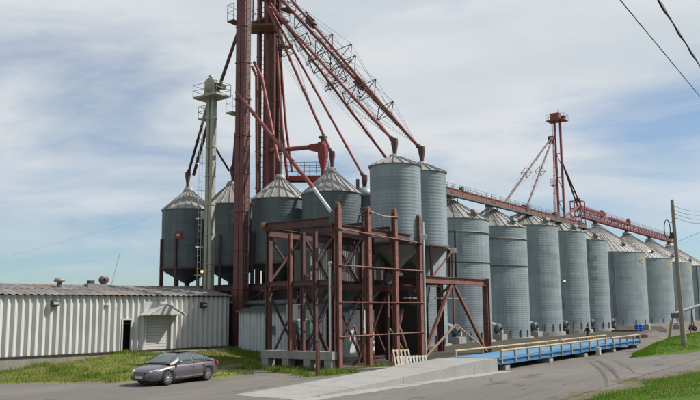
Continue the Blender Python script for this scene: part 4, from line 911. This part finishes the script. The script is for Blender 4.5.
# doorway; the shade inside is put in as a black panel
MB().box(((dX0 + dX1) / 2, .7, (WB + dZ1) / 2), (dX1 - dX0 + 1.2, .1, dZ1 - WB + .8)).build('dark_backing', M['black'], wt)
f_ = MB(); f_.box((dX0 - .05, -.08, (WB + dZ1) / 2), (.1, .16, dZ1 - WB)).box((dX1 + .05, -.08, (WB + dZ1) / 2), (.1, .16, dZ1 - WB)).box(((dX0 + dX1) / 2, -.08, dZ1 + .05), (dX1 - dX0 + .2, .16, .1)); f_.build('door_frame', M['white_paint'], wt)
MB().box((dX0 + .06, .34, (WB + dZ1) / 2), (.05, .66, dZ1 - WB - .04)).build('open_door', M['dark_steel'], wt)
# roller door of slats
gd = MB().box(((gX0 + gX1) / 2, .06, (WB + gZ1) / 2), (gX1 - gX0, .03, gZ1 - WB)).build('roller_door', M['white_paint'], wt)
ns = 12
me = MB().box((0, 0, 0), (gX1 - gX0 - .04, .03, (gZ1 - WB) / ns - .025)).mesh('door_slat', M['white_paint'])
for i in range(ns): put('door_slat', me, gd, ((gX0 + gX1) / 2, .025, WB + (i + .5) * (gZ1 - WB) / ns))
MB().box((gX0 - .07, -.08, (WB + gZ1) / 2), (.14, .2, gZ1 - WB)).build('door_frame', M['white_paint'], wt); MB().box((gX1 + .1, -.08, (WB + gZ1) / 2), (.2, .2, gZ1 - WB)).build('door_frame', M['white_paint'], wt)
# canopy: small gable hood
cx = (gX0 + gX1) / 2; cw = (gX1 - gX0) / 2 + .55; cz = gZ1 + .05; cd = 1.25
cn = MB().hexa([(cx - cw, -cd, cz), (cx, -cd, cz + .75), (cx, -.12, cz + .75), (cx - cw, -.12, cz), (cx - cw, -cd, cz + .07), (cx, -cd, cz + .82), (cx, -.12, cz + .82), (cx - cw, -.12, cz + .07)]).hexa([(cx, -cd, cz + .75), (cx + cw, -cd, cz), (cx + cw, -.12, cz), (cx, -.12, cz + .75), (cx, -cd, cz + .82), (cx + cw, -cd, cz + .07), (cx + cw, -.12, cz + .07), (cx, -.12, cz + .82)]).build('canopy', M['white_paint'], wt)
MB().add([(cx - cw + .1, -cd + .05, cz + .06), (cx + cw - .1, -cd + .05, cz + .06), (cx, -cd + .05, cz + .76), (cx - cw + .1, -cd + .1, cz + .06), (cx + cw - .1, -cd + .1, cz + .06), (cx, -cd + .1, cz + .76)], [(0, 1, 2), (5, 4, 3), (0, 3, 4, 1), (1, 4, 5, 2), (2, 5, 3, 0)]).build('canopy_gable', M['white_paint'], cn)
MB().box((cx - .3, -.13, cz + .6), (1.9, .05, .75)).build('header_board', M['white_paint'], wt)
# wall lamps
for px, py in ((51.5, 303), (201, 305), (105, 304)):
    x = wx(px); z = wz(px, py)
    if px == 105: MB().box((x, -.17, z), (.22, .14, .16)).build('junction_box', M['white_paint'], wt); continue
    l = MB().hexa([(x - .24, -.5, z - .12), (x + .24, -.5, z - .12), (x + .24, -.11, z - .22), (x - .24, -.11, z - .22), (x - .22, -.42, z + .14), (x + .22, -.42, z + .14), (x + .22, -.11, z + .2), (x - .22, -.11, z + .2)]).build('wall_lamp', M['dark_steel'], wt); MB().box((x, -.49, z - .02), (.36, .05, .16)).build('lens', M['zinc'], l)
MB().box((-26, -.15, (WB + 0) / 2 + .3), (.1, .1, 1)).build('downpipe', M['dark_steel'], wt)
# roof vent and roof fan (separate things on the roof)
p = WC + WU * wx(78.5) - WN * 2.8; zr_ = D(78.5, 284.5, p.y).z
t = thing('roof_vent', 'small grey mushroom vent on the warehouse roof', 'vent', (p.x, p.y, 0))
MB().tube((0, 0, zr_ - .5), (0, 0, zr_ + .22), .16, n=12).build('neck', M['galv_dark'], t); MB().lathe([(.0, zr_ + .2), (.34, zr_ + .2), (.36, zr_ + .28), (.3, zr_ + .42), (.0, zr_ + .46)], 14).build('hood', M['galv_cone'], t)
p = WC + WU * wx(127) - WN * 3.4; zr_ = D(127, 285.5, p.y).z
t = thing('roof_blower', 'dark red blower unit on the warehouse roof', 'blower', (p.x, p.y, 0), WROT)
MB().box((-.5, 0, zr_ - .05), (1.5, .6, .35)).build('base_tray', M['galv_cone'], t); o = MB().lathe([(.02, -.22), (.28, -.22), (.31, 0), (.28, .22), (.02, .22)], 16).build('scroll_housing', M['magenta'], t, loc=(.1, 0, zr_ + .42)); o.rotation_euler = (math.pi / 2, 0, 0)
MB().lathe([(.3, -.0), (.12, .12)], 14).build('inlet', M['galv_dark'], t, loc=(-.05, -.3, zr_ + .42)).rotation_euler = (math.pi / 2, 0, 0); MB().box((-.9, 0, zr_ + .2), (.4, .35, .3)).build('motor', M['dark_steel'], t)
MB().tube((.7, 0, zr_), (1.3, .0, zr_ + 2.3), .012, n=5).build('aerial', M['dark_steel'], t)

# ---------------------------------------------------------------- car
fw = G(165, 385.5); rw = G(207, 381.0); hd = (fw - rw); hd.z = 0; hd.normalize()
lf = Vector((hd.y, -hd.x, 0))
if lf.y > 0: lf = -lf     # towards the camera side = car's left
cc = (fw + rw) / 2 - lf * .80
car = thing('parked_car', 'dark grey four-door saloon car parked before the grass bank', 'car', (cc.x, cc.y, 0.012), math.atan2(hd.y, hd.x) + R(5))
car.scale = (.965, .965, .965)
# local: x forward, y left. left side faces the camera
if lf.dot(Vector((-hd.y, hd.x, 0))) < 0: pass
def lerp_tab(tab, x):
    for (x0, v0), (x1, v1) in zip(tab[:-1], tab[1:]):
        if x <= x1:
            t = (x - x0) / (x1 - x0); t = max(0, min(1, t)); return v0 + (v1 - v0) * t
    return tab[-1][1]
W_T = [(-2.43, .62), (-2.3, .78), (-1.9, .89), (-1.2, .925), (1.2, .925), (1.75, .90), (2.1, .82), (2.32, .68), (2.44, .48)]
TOP = [(-2.43, .86), (-2.36, 1.02), (-1.9, 1.06), (-1.55, 1.06), (-.8, 1.02), (.7, 1.0), (1.1, .97), (1.6, .91), (2.05, .82), (2.3, .70), (2.44, .58)]
BOT = [(-2.43, .46), (-2.25, .30), (-1.9, .24), (-1, .20), (1.4, .20), (2.0, .22), (2.3, .24), (2.44, .30)]
xs = [-2.43, -2.4, -2.34, -2.22, -2.05, -1.85, -1.6, -1.3, -1.0, -.6, -.2, .2, .6, 1.0, 1.3, 1.55, 1.8, 2.0, 2.15, 2.27, 2.36, 2.42, 2.445]
b = MB(); ring = []
for x in xs:
    w = lerp_tab(W_T, x); zt_ = lerp_tab(TOP, x); zb_ = lerp_tab(BOT, x); h = zt_ - zb_
    half = [(0, zb_), (w * .80, zb_), (w * .955, zb_ + h * .10), (w * .985, zb_ + h * .30), (w, zb_ + h * .50), (w * .985, zb_ + h * .68), (w * .955, zb_ + h * .80), (w * .90, zb_ + h * .92), (w * .78, zt_ - .015), (w * .45, zt_ + .012), (0, zt_ + .02)]
    rr = [(x, y, z) for y, z in half] + [(x, -y, z) for y, z in half[-2:0:-1]]
    ring.append(rr)
k = len(ring[0]); vs = [p for r_ in ring for p in r_]; fs = []
for j in range(len(xs) - 1):
    for i in range(k): fs.append((j * k + i, (j + 1) * k + i, (j + 1) * k + (i + 1) % k, j * k + (i + 1) % k))
fs += [tuple(range(k)), tuple(range((len(xs) - 1) * k, len(xs) * k))[::-1]]
b.add(vs, fs, True); bm_me = b.mesh('body', M['carpaint'])
bm = bmesh.new(); bm.from_mesh(bm_me); bmesh.ops.recalc_face_normals(bm, faces=bm.faces); bm.to_mesh(bm_me); bm.free()
body = put('body', bm_me, car)
cut = MB()
for x in (1.43, -1.42):
    for s_ in (-1, 1): cut.tube((x, s_ * .58, .335), (x, s_ * 1.2, .335), .385, n=28)
cut_me = cut.mesh('cut'); bm = bmesh.new(); bm.from_mesh(cut_me); bmesh.ops.remove_doubles(bm, verts=bm.verts, dist=1e-4); bmesh.ops.recalc_face_normals(bm, faces=bm.faces); bm.to_mesh(cut_me); bm.free()
cut_o = bpy.data.objects.new('cut', cut_me); COL.objects.link(cut_o); cut_o.parent = car
mo = body.modifiers.new('arch', 'BOOLEAN'); mo.operation = 'DIFFERENCE'; mo.object = cut_o; mo.solver = 'EXACT'
bpy.context.view_layer.update(); dg = bpy.context.evaluated_depsgraph_get()
nm = bpy.data.meshes.new_from_object(body.evaluated_get(dg)); body.modifiers.clear(); body.data = nm; bpy.data.objects.remove(cut_o)
# greenhouse
CAB = [(-1.92, 1.05, 1.065, .70), (-1.6, 1.045, 1.21, .68), (-1.2, 1.035, 1.375, .66), (-.75, 1.02, 1.47, .65), (-.2, 1.01, 1.50, .65), (.25, 1.00, 1.47, .65), (.62, .99, 1.36, .66), (.95, .985, 1.19, .68), (1.28, .965, 1.0, .72)]
b = MB(); vs = []; fs = []
for x, zb_, zt_, wr in CAB:
    wb = .85; hh = zt_ - zb_; wt2 = wb - (wb - .60) * min(1, hh / .45)
    half = [(wb, zb_ - .04), (wb - (wb - wt2) * .45, zb_ + hh * .5), (wt2, zt_ - min(.06, hh * .3)), (wt2 - .09, zt_ - min(.012, hh * .1)), (wt2 * .5, zt_ + .012), (0, zt_ + .018)]
    vs += [(x, y, z) for y, z in half] + [(x, -y, z) for y, z in half[-2::-1]]
k = 11
for j in range(len(CAB) - 1):
    for i in range(k - 1): fs.append((j * k + i, j * k + i + 1, (j + 1) * k + i + 1, (j + 1) * k + i))
b.add(vs, fs, True); roof = b.build('roof', M['carpaint'], car)
def cab_pt(x, f, side, off=.012):
    for (x0, *A), (x1, *B) in zip(CAB[:-1], CAB[1:]):
        if x <= x1:
            t = (x - x0) / (x1 - x0); zb_, zt_, wr = [p + (q - p) * t for p, q in zip(A, B)]; break
    hh = zt_ - zb_; wb = .85; wt2 = wb - (wb - .60) * min(1, hh / .45)
    p = [(wb, zb_ - .04), (wb - (wb - wt2) * .45, zb_ + hh * .5), (wt2, zt_ - min(.06, hh * .3))]
    g = f * 2; i = min(1, int(g)); g -= i; y = p[i][0] + (p[i + 1][0] - p[i][0]) * g; z = p[i][1] + (p[i + 1][1] - p[i][1]) * g
    return (x, side * (y + off), z + .004)
for sd in (1, -1):
    for x0, x1, s0, s1 in ((-.30, .84, 0, .42), (-1.22, -.38, -.0, 0), (-1.66, -1.28, .28, 0)):
        b = MB(); n = 8; vs = []
        for i in range(n + 1):
            x = x0 + (x1 - x0) * i / n
            for f in (.17, .45, .72, .95):
                xx = x
                if x0 == -.30: xx = x0 + (x1 - x0 - (f - .17) * .62) * i / n
                if x0 == -1.66: xx = x1 - (x1 - x0 - (f - .17) * .44) * (1 - i / n)
                vs.append(cab_pt(xx, f, sd))
        b.add(vs, [(i * 4 + j, i * 4 + j + 1, i * 4 + j + 5, i * 4 + j + 4) for i in range(n) for j in range(3)], True)
        o = b.build('side_window', M['glass'], car); mo = o.modifiers.new('t', 'SOLIDIFY'); mo.thickness = .01; mo.offset = 0
    b = MB(); L = [cab_pt(-1.68 + 2.68 * i / 14, .11, sd, .02) for i in range(15)]; b.path(L, .016, 5); b.build('window_trim', M['chrome'], car)
for nm_, xa, xb, wl in (('windscreen', .40, 1.22, 1), ('rear_window', -1.15, -1.78, 1)):
    b = MB(); vs = []; n = 8
    for i in range(n + 1):
        x = xa + (xb - xa) * i / n
        for (x0, *A), (x1, *B) in zip(CAB[:-1], CAB[1:]):
            if x <= x1:
                t = (x - x0) / (x1 - x0); zb_, zt_, wr = [p + (q - p) * t for p, q in zip(A, B)]; break
        hh = zt_ - zb_; wt2 = .85 - .25 * min(1, hh / .45)
        for f in (-.9, -.5, 0, .5, .9):
            y = f * (wt2 - .03); zc_ = zt_ + (.018 if f == 0 else .013 if abs(f) == .5 else -.012)
            vs.append((x + (.012 if xa > 0 else -.012), y, zc_ + .014))
    b.add(vs, [(i * 5 + j, i * 5 + j + 1, i * 5 + j + 6, i * 5 + j + 5) for i in range(n) for j in range(4)], True); b.build(nm_, M['glass'], car)
b = MB(); b.box((-.15, 0, 1.522), (.8, .95, .012)); b.build('sunroof', M['glass'], car)
wheel_t = MB().lathe([(.20, -.10), (.30, -.11), (.33, -.07), (.335, 0), (.33, .07), (.30, .11), (.20, .10)], 32).mesh('tyre', M['rubber'])
rb = MB(); rb.lathe([(.215, .095), (.235, .10), (.235, -.08), (.215, -.08)], 32)
for i in range(10):
    an = 2 * math.pi * i / 10; rb.beam((.05 * math.cos(an), .05 * math.sin(an), .085), (.22 * math.cos(an), .22 * math.sin(an), .095), .045, .025)
rb.lathe([(0, .105), (.055, .10), (.06, .06)], 16)
rim_me = rb.mesh('rim', M['chrome']); disc_me = MB().lathe([(0, .02), (.2, .02), (.21, 0)], 24).mesh('brake_disc', M['plastic'])
for x in (1.43, -1.42):
    for s_ in (1, -1):
        wh = bpy.data.objects.new('wheel', None); COL.objects.link(wh); wh.parent = car; wh.location = (x, s_ * .80, .335); wh.rotation_euler = (-s_ * math.pi / 2, 0, 0); wh.empty_display_size = .1
        put('tyre', wheel_t, wh); put('rim', rim_me, wh); put('brake_disc', disc_me, wh)
MB().box((1.43, 0, .36), (.8, 1.2, .55)).build('wheel_well', M['black'], car); MB().box((-1.42, 0, .36), (.8, 1.2, .55)).build('wheel_well', M['black'], car)
b = MB(); b.hexa([(2.33, -.50, .46), (2.462, -.36, .46), (2.462, .36, .46), (2.33, .50, .46), (2.28, -.52, .66), (2.452, -.36, .66), (2.452, .36, .66), (2.28, .52, .66)]); gr = b.build('grille', M['plastic'], car)
for i in range(4): MB().box((2.466, 0, .49 + .045 * i), (.012, .66, .012)).build('grille_bar', M['chrome'], gr)
MB().box((2.45, 0, .33), (.03, .9, .1)).build('lower_intake', M['plastic'], car); MB().box((2.475, 0, .42), (.012, .5, .11)).build('number_plate', M['white_paint'], car)
for s_ in (1, -1):
    b = MB(); b.hexa([(2.02, s_ * .80, .66), (2.37, s_ * .56, .62), (2.30, s_ * .45, .62), (2.0, s_ * .66, .66), (1.98, s_ * .83, .79), (2.33, s_ * .60, .70), (2.24, s_ * .44, .72), (1.98, s_ * .66, .80)]); bevel(b.build('headlight', M['lens'], car), .02)
    b = MB(); b.hexa([(-2.33, s_ * .80, .76), (-2.12, s_ * .885, .78), (-2.1, s_ * .7, .78), (-2.42, s_ * .5, .76), (-2.33, s_ * .78, .97), (-2.08, s_ * .865, .99), (-2.1, s_ * .7, .98), (-2.42, s_ * .5, .95)]); bevel(b.build('taillight', M['taillight'], car), .02)
    b = MB(); b.hexa([(.72, s_ * .90, 1.0), (.86, s_ * .90, 1.0), (.82, s_ * 1.10, 1.02), (.70, s_ * 1.10, 1.02), (.70, s_ * .92, 1.13), (.84, s_ * .92, 1.1), (.80, s_ * 1.09, 1.11), (.69, s_ * 1.09, 1.14)]); bevel(b.build('wing_mirror', M['carpaint'], car), .03)
    for x in (-.22, -1.15): MB().box((x, s_ * .93, .83), (.22, .03, .035)).build('door_handle', M['chrome'], car)
    b = MB()
    for x0, x1 in ((.98, .92), (-.30, -.34), (-1.2, -1.05)): b.beam((x0, s_ * .926, .28), (x1, s_ * .912, .86), .012, .02)
    b.build('door_seam', M['plastic'], car)
    MB().beam((-1.0, s_ * .928, .36), (1.0, s_ * .93, .33), .03, .035).build('side_moulding', M['chrome'], car)
    b = MB(); b.box((2.33, s_ * .58, .38), (.1, .18, .1)); b.build('fog_lamp', M['plastic'], car)

# ---------------------------------------------------------------- person walking behind the scale
pp = G(588, 341.2)
t = thing('person', 'person in dark jacket and trousers walking behind the blue scale', 'person', (pp.x, pp.y, 0.01), R(200))
J = {}; V = []; E_ = []; RAD = []
def jv(n, p, r): J[n] = len(V); V.append(p); RAD.append(r)
jv('pel', (0, 0, .95), .15); jv('waist', (0, 0, 1.1), .14); jv('chest', (.02, 0, 1.32), .165); jv('neck', (.03, 0, 1.48), .06); jv('chin', (.05, 0, 1.56), .075); jv('head', (.05, 0, 1.66), .10); jv('crown', (.04, 0, 1.74), .075); jv('nose', (.145, 0, 1.635), .018)
for s_, n in ((1, 'l'), (-1, 'r')):
    f = s_ * .22
    jv('hip' + n, (0, s_ * .10, .90), .105); jv('knee' + n, (f * .9 + .06, s_ * .11, .50), .068); jv('ank' + n, (f * 1.5 - .03, s_ * .11, .09), .048); jv('toe' + n, (f * 1.5 + .15, s_ * .12, .045), .04)
    jv('sh' + n, (.01, s_ * .19, 1.40), .075); jv('elb' + n, (-f * .55, s_ * .26, 1.13), .055); jv('wri' + n, (-f * .55 + .12, s_ * .25, .90), .038); jv('palm' + n, (-f * .55 + .15, s_ * .25, .83), .035)
    for q, (dx_, dy_, L_) in enumerate(((.045, -.02, .05), (.03, .0, .085), (.01, .01, .09), (-.008, .015, .085), (-.025, .02, .07))):
        jv(f'f{q}{n}', (-f * .55 + .15 + dx_ * .7, s_ * (.25 + dy_ * .6), .80), .0095); jv(f'g{q}{n}', (-f * .55 + .15 + dx_ * 1.2, s_ * (.25 + dy_ * .4), .80 - L_), .008)
def ed(a, c): E_.append((J[a], J[c]))
ed('pel', 'waist'); ed('waist', 'chest'); ed('chest', 'neck'); ed('neck', 'chin'); ed('chin', 'head'); ed('head', 'crown'); ed('head', 'nose')
for n in 'lr':
    ed('pel', 'hip' + n); ed('hip' + n, 'knee' + n); ed('knee' + n, 'ank' + n); ed('ank' + n, 'toe' + n); ed('chest', 'sh' + n); ed('sh' + n, 'elb' + n); ed('elb' + n, 'wri' + n); ed('wri' + n, 'palm' + n)
    for q in range(5): ed('palm' + n, f'f{q}{n}'); ed(f'f{q}{n}', f'g{q}{n}')
me = bpy.data.meshes.new('body'); me.from_pydata(V, E_, []); ob = put('body', me, t)
mo = ob.modifiers.new('skin', 'SKIN'); mo.use_smooth_shade = True
for sv_, r_ in zip(me.skin_vertices[0].data, RAD): sv_.radius = (r_, r_)
me.skin_vertices[0].data[0].use_root = True
mo = ob.modifiers.new('sub', 'SUBSURF'); mo.levels = 1; mo.render_levels = 1
bpy.context.view_layer.update(); dg = bpy.context.evaluated_depsgraph_get(); nm = bpy.data.meshes.new_from_object(ob.evaluated_get(dg)); ob.modifiers.clear(); ob.data = nm
nm.materials.clear()
for m_ in ('skin', 'jacket', 'trousers', 'plastic'): nm.materials.append(M[m_])
for p in nm.polygons:
    c = p.center; p.material_index = 0 if c.z > 1.5 else (3 if c.z < .13 and abs(c.y) < .2 else (0 if c.z < .88 and abs(c.y) > .2 else (2 if c.z < .98 and abs(c.y) < .2 else 1))); p.use_smooth = True
MB().lathe([(.0, 1.785), (.07, 1.77), (.108, 1.70), (.106, 1.62), (.08, 1.58)], 14, (.032, 0, 0)).build('hair', M['hair'], t)
for yy in (.035, -.035): MB().lathe([(0, -.012), (.011, 0), (0, .012)], 6, (.147, yy, 1.665)).build('eye', M['plastic'], t)
t.scale = (.95, .95, .95)

# ---------------------------------------------------------------- utility pole and wires
PB = D(684, 346.5, 62.0); PTp = D(672, 199.5, 60.2)
t = thing('utility_pole', 'leaning grey wooden utility pole on the roadside bank', 'utility pole', (PB.x, PB.y, PB.z - .4))
o_ = Vector(t.location)
MB().tube((0, 0, 0), PTp - o_, .20, .125, n=14).build('pole', M['wood'], t)
pm = lambda px, py, y=60.6: D(px, py, y) - o_
for i, y in enumerate((206.5, 210.5, 214.2, 218)): MB().tube(pm(673 + i * .4, y), pm(675.5 + i * .4, y), .05, n=8).build('insulator', M['zinc'], t)
b = MB(); c_ = pm(667.5, 229.5); n = 20
for i in range(n):
    t0, t1 = 2 * math.pi * i / n, 2 * math.pi * (i + 1) / n
    for dd_ in (0, .08): b.tube(c_ + Vector((.24 * math.cos(t0), dd_, .78 * math.sin(t0))), c_ + Vector((.24 * math.cos(t1), dd_, .78 * math.sin(t1))), .022, n=5)
b.build('cable_coil', M['cable'], t)
MB().tube(pm(670, 222.5), pm(674, 222), .03, n=6).tube(pm(669, 236), pm(675, 236), .03, n=6).build('bracket', M['dark_steel'], t); MB().box(pm(671.5, 235.5), (.2, .2, .45)).build('splice_case', M['cable'], t)
MB().lathe([(.21, .5), (.225, .52), (.225, .62), (.21, .64)], 14, (.0, 0, .35)).build('ground_band', M['zinc'], t)
def wire(label, pts, r, sag=0, twist=0, far=False):
    if far: pts = pts + [pts[-1] + (pts[-1] - pts[-2]) * 2.5]
    P = []
    for (A, B) in zip(pts[:-1], pts[1:]):
        for i in range(14): P.append(A.lerp(B, i / 14) - Vector((0, 0, sag * 4 * (i / 14) * (1 - i / 14))))
    P.append(pts[-1]); b = MB()
    if twist:
        L = (P[-1] - P[0]).length; n = int(L / .12); d = (P[-1] - P[0]).normalized(); x = d.cross(Vector((0, 0, 1))).normalized(); y = x.cross(d)
        for k_ in range(3):
            Q = []
            for i in range(n + 1):
                f = i / n * (len(P) - 1); j = min(len(P) - 2, int(f)); c = P[j].lerp(P[j + 1], f - j); an = i * .12 / twist * 6.283 + k_ * 2.09; Q.append(c + (x * math.cos(an) + y * math.sin(an)) * r * 1.1 * (1 + .8 * math.sin(i * .11)))
            b.path(Q, r, 5)
    else: b.path(P, r, 5)
    o = b.build('overhead_wire', M['cable']); tag(o, label, 'wire', 'overhead wires'); return o
names = ['topmost wire leaving the pole head to the right', 'second wire from the top of the pole', 'third wire from the top of the pole', 'fourth, lowest of the close wires at the pole head']
for i, y in enumerate((206.5, 210.5, 214.2, 218)): wire(names[i], [D(675.5 + i * .4, y, 60.6), D(760, y - 26 + i * 1.0, 44), D(760, y - 26 + i * 1.0, 44) + Vector((16, -34, 1.5))], .013, sag=.95)
wire('single service wire rising right from mid pole', [D(678.5, 241, 60.9), D(760, 203, 40), D(760, 203, 40) + Vector((12, -30, 3))], .013, .1)
wire('thin straight wire slanting across the top right sky', [D(540, -104, 9), D(621, 1, 15), D(700, 96.5, 25), D(770, 175, 42)], .012, far=True)
wire('twisted black cable crossing the top right corner', [D(600, -82, 10.5), D(659, 1, 14), D(700, 66, 19), D(780, 180, 36)], .013, twist=.75, far=True)
wire('faint aerial wire left of the bins across the sky', [D(-60, 275, 70), D(148, 219, 74)], .004)

# ---------------------------------------------------------------- small things
q = G(317.8, 375.5); o = MB().ibeam((0, 0, -.1), (0, 0, 1.62), .17, .17, (1, 0, 0), .03).build('guard_post', M['rust'], None, loc=(q.x, q.y, 0), rz=ROT); tag(o, 'lone rusty steel guard post before the concrete piers', 'post')
q = G(668, 344); t = thing('marker_post', 'leaning yellow wooden marker post on the bank left of the pole', 'post', (q.x, q.y, 0)); tq = D(671.5, 320.5, q.y) - Vector((q.x, q.y, 0))
MB().beam((0, 0, -.1), tq, .22, .16).build('stake', M['yellow'], t); MB().beam(tq + Vector((-.03, 0, -.3)), tq + Vector((.02, 0, .01)), .24, .18).build('stake_top', M['tan'], t)
q = G(691, 333.5); t = thing('marker_stake', 'small stake with a red top right of the utility pole', 'stake', (q.x, q.y, 0)); MB().tube((0, 0, -.1), (0, 0, 1.05), .07, n=8).build('stake', M['rust_lt'], t); MB().box((.1, 0, .95), (.5, .2, .32)).build('red_flag', M['red_bright'], t)
for i, (px, py) in enumerate(((637.2, 331.2), (640.6, 331.0))):
    q = G(px, py); t = thing('barrel', ('left' if i == 0 else 'right') + ' one of two blue plastic barrels before the wide bin', 'barrel', (q.x, q.y, 0), 0, 'blue barrels')
    MB().lathe([(0, 0), (.27, 0), (.3, .06), (.31, .3), (.29, .33), (.31, .36), (.31, .6), (.29, .63), (.31, .66), (.3, .9), (.26, .97), (0, .97)], 20).build('drum', M['barrel'], t); MB().tube((.12, 0, .97), (.12, 0, 1.01), .05, n=8).build('bung', M['white_paint'], t)
q = G(646.5, 329.5); o = bevel(MB().box((0, 0, .35), (1.1, 1.0, .72)).box((.2, 0, .8), (.5, .5, .2)).build('concrete_block', M['conc'], None, loc=(q.x, q.y, 0), rz=ROT), .04); tag(o, 'pale concrete block right of the blue barrels', 'block')
q = G(677.5, 329); o = bevel(MB().box((0, 0, .35), (1.6, 1.0, .7)).box((-.3, 0, .8), (.6, .6, .25)).build('concrete_block', M['conc'], None, loc=(q.x, q.y, 0), rz=ROT), .05); tag(o, 'weathered concrete block at foot of the bin left of the pole', 'block')
q = G(651, 336.5); b = MB(); vs = []
for j in range(9):
    for i in range(24):
        an = 2 * math.pi * i / 24; rr = 2.3 * j / 8; z = .85 * (1 - j / 8) ** 1.1 + (.08 * hnoise(i * 1.7, j * 2.3) if 0 < j < 8 else 0); vs.append((rr * math.cos(an) * 1.35, rr * math.sin(an), max(z, .0) - (.05 if j == 8 else 0)))
b.add(vs, [(j * 24 + i, j * 24 + (i + 1) % 24, (j + 1) * 24 + (i + 1) % 24, (j + 1) * 24 + i) for j in range(8) for i in range(24)], True)
o = b.build('gravel_pile', M['gravel'], None, loc=(q.x, q.y, 0)); tag(o, 'low pile of grey gravel beyond the end of the scale', 'pile')
q = G(625, 331.5); t = thing('steel_beam_stack', 'rusty steel beams lying before the bin beside the barrels', 'beams', (q.x, q.y, 0), ROT - .9)
for i in range(3): MB().ibeam((-1.8, -.3 + .3 * i, .14), (1.6 + .2 * i, -.3 + .3 * i, .14), .22, .24).build('beam', M['rust'], t)
q = G(642, 338); t = thing('scrap_steel', 'dark scrap steel lying at the end of the scale', 'scrap', (q.x, q.y, 0), .4)
MB().box((0, 0, .2), (1.2, .5, .3)).build('housing', M['dark_steel'], t); MB().beam((-.7, -.3, .1), (.8, .4, .5), .14).build('bar', M['rust'], t)
# auger by the far bins
A = D(675, 313.5, 112); B = D(722, 298, 112); t = thing('grain_auger', 'pale grey grain auger tube slanting up right of the pole', 'auger', (A.x, A.y, 0))
MB().tube((0, 0, A.z), (B.x - A.x, 0, B.z), .22, n=10).build('tube', M['zinc'], t)
MB().box((0, 0, A.z - .3), (.9, .9, .7)).build('intake_hopper', M['galv_dark'], t)
for x in (2.4, 4.0): MB().beam((x, -.5, 0), (x, 0, A.z + (B.z - A.z) * x / (B.x - A.x)), .1).beam((x, .5, 0), (x, 0, A.z + (B.z - A.z) * x / (B.x - A.x)), .1).build('undercarriage', M['galv_dark'], t)
for s_ in (-.6, .6): MB().lathe([(.15, -.08), (.32, -.09), (.36, 0), (.32, .09), (.15, .08)], 16).build('wheel', M['rubber'], t, loc=(2.4, s_, .36)).rotation_euler = (math.pi / 2, 0, 0)
# flood lamps
def flood(label, p, r0, wall, lit=None, arm=None):
    t = thing('flood_lamp', label, 'lamp', p); b = MB().hexa([(-.22, -.14, -.2), (.22, -.14, -.2), (.22, .1, -.12), (-.22, .1, -.12), (-.22, -.14, .2), (.22, -.14, .2), (.22, .1, .12), (-.22, .1, .12)]); bevel(b.build('housing', M['zinc'], t), .03); MB().box((0, -.15, 0), (.36, .03, .3)).build('lens', lit or M['white_paint'], t)
    if arm is not None: MB().path([Vector((0, .1, 0)), Vector(arm) * .5 + Vector((0, .1, .1)), Vector(arm)], .04, 6).build('arm', M['zinc'], t)
    return t
flood('grey flood lamp by the top of the gantry end post', D(423.5, 237, 51.6), 0, None, arm=(-.3, .4, -.3))
flood('white flood lamp at the rim of the right raised hopper', D(453, 250.5, 56.0), 0, None, arm=(-.75, .3, .2))
LP = S(71, 13); va = VIEW(LP) + .25
wp = LP + Vector((4.2 * math.cos(va), 4.2 * math.sin(va), 0)); lp = D(564.5, 281, wp.y - 2.0)
t = thing('wall_lamp', 'lit yellow lamp on a long arm from the fourth clear bin', 'lamp', lp)
MB().lathe([(0, -.12), (.13, -.08), (.15, .03), (.08, .13), (0, .15)], 14).build('globe', M['lamp_on'], t)
MB().path([(-.12, 0, .1), (-.7, .5, .05), (wp.x - lp.x, wp.y - lp.y, -.2)], .05, 6).tube((-.7, .5, 0), (wp.x - lp.x - .3, wp.y - lp.y, -3.6), .035, n=6).build('arm', M['dark_steel'], t)
t = thing('roof_lamp', 'lit orange lamp on the far bin roofs', 'lamp', D(649.5, 251, 164)); MB().lathe([(0, -.2), (.26, -.1), (.28, .06), (.12, .2), (0, .22)], 14).build('globe', M['lamp_on2'], t); MB().beam((0, 0, -.2), (-.2, .6, -1.6), .08).build('stand', M['dark_steel'], t)
# wooden pallets leaning at the edge of the ramp
def pallet(label, p, rz, tilt, m, w=1.6, h=.85, n=9):
    t = thing('pallet', label, 'pallet', p, rz); t.rotation_euler = (tilt, 0, rz)
    for z in (.06, h - .06): MB().box((0, .05, z), (w, .09, .1)).build('stringer', m, t)
    for i in range(n): MB().box((-w / 2 + .06 + (w - .12) * i / (n - 1), -.012, h / 2), (.1, .025, h)).build('board', m, t)
    return t
q = S(4.7, -1.4); pallet('tan wooden pallet leaning behind the grey slatted one', (q.x, q.y, .05), ROT - math.pi * .06 - .35, -.35, M['pallet'], 1.15, 1.0, 5)
q = S(3.7, -2.7); pallet('grey slatted pallet section leaning by the ramp edge', (q.x, q.y, .0), ROT - .45, -.30, M['pallet_grey'], 2.1, .75, 10)
t = site('timber_beam', 'flat timbers lying on the ground at the gantry foot', 'timber', None, .9, -.8)
for i in range(3): MB().box((.4 * i, -.2 * i, .07), (3.2 - .5 * i, .16, .12), -.8 + .1 * i).build('plank', M['wood'], t)
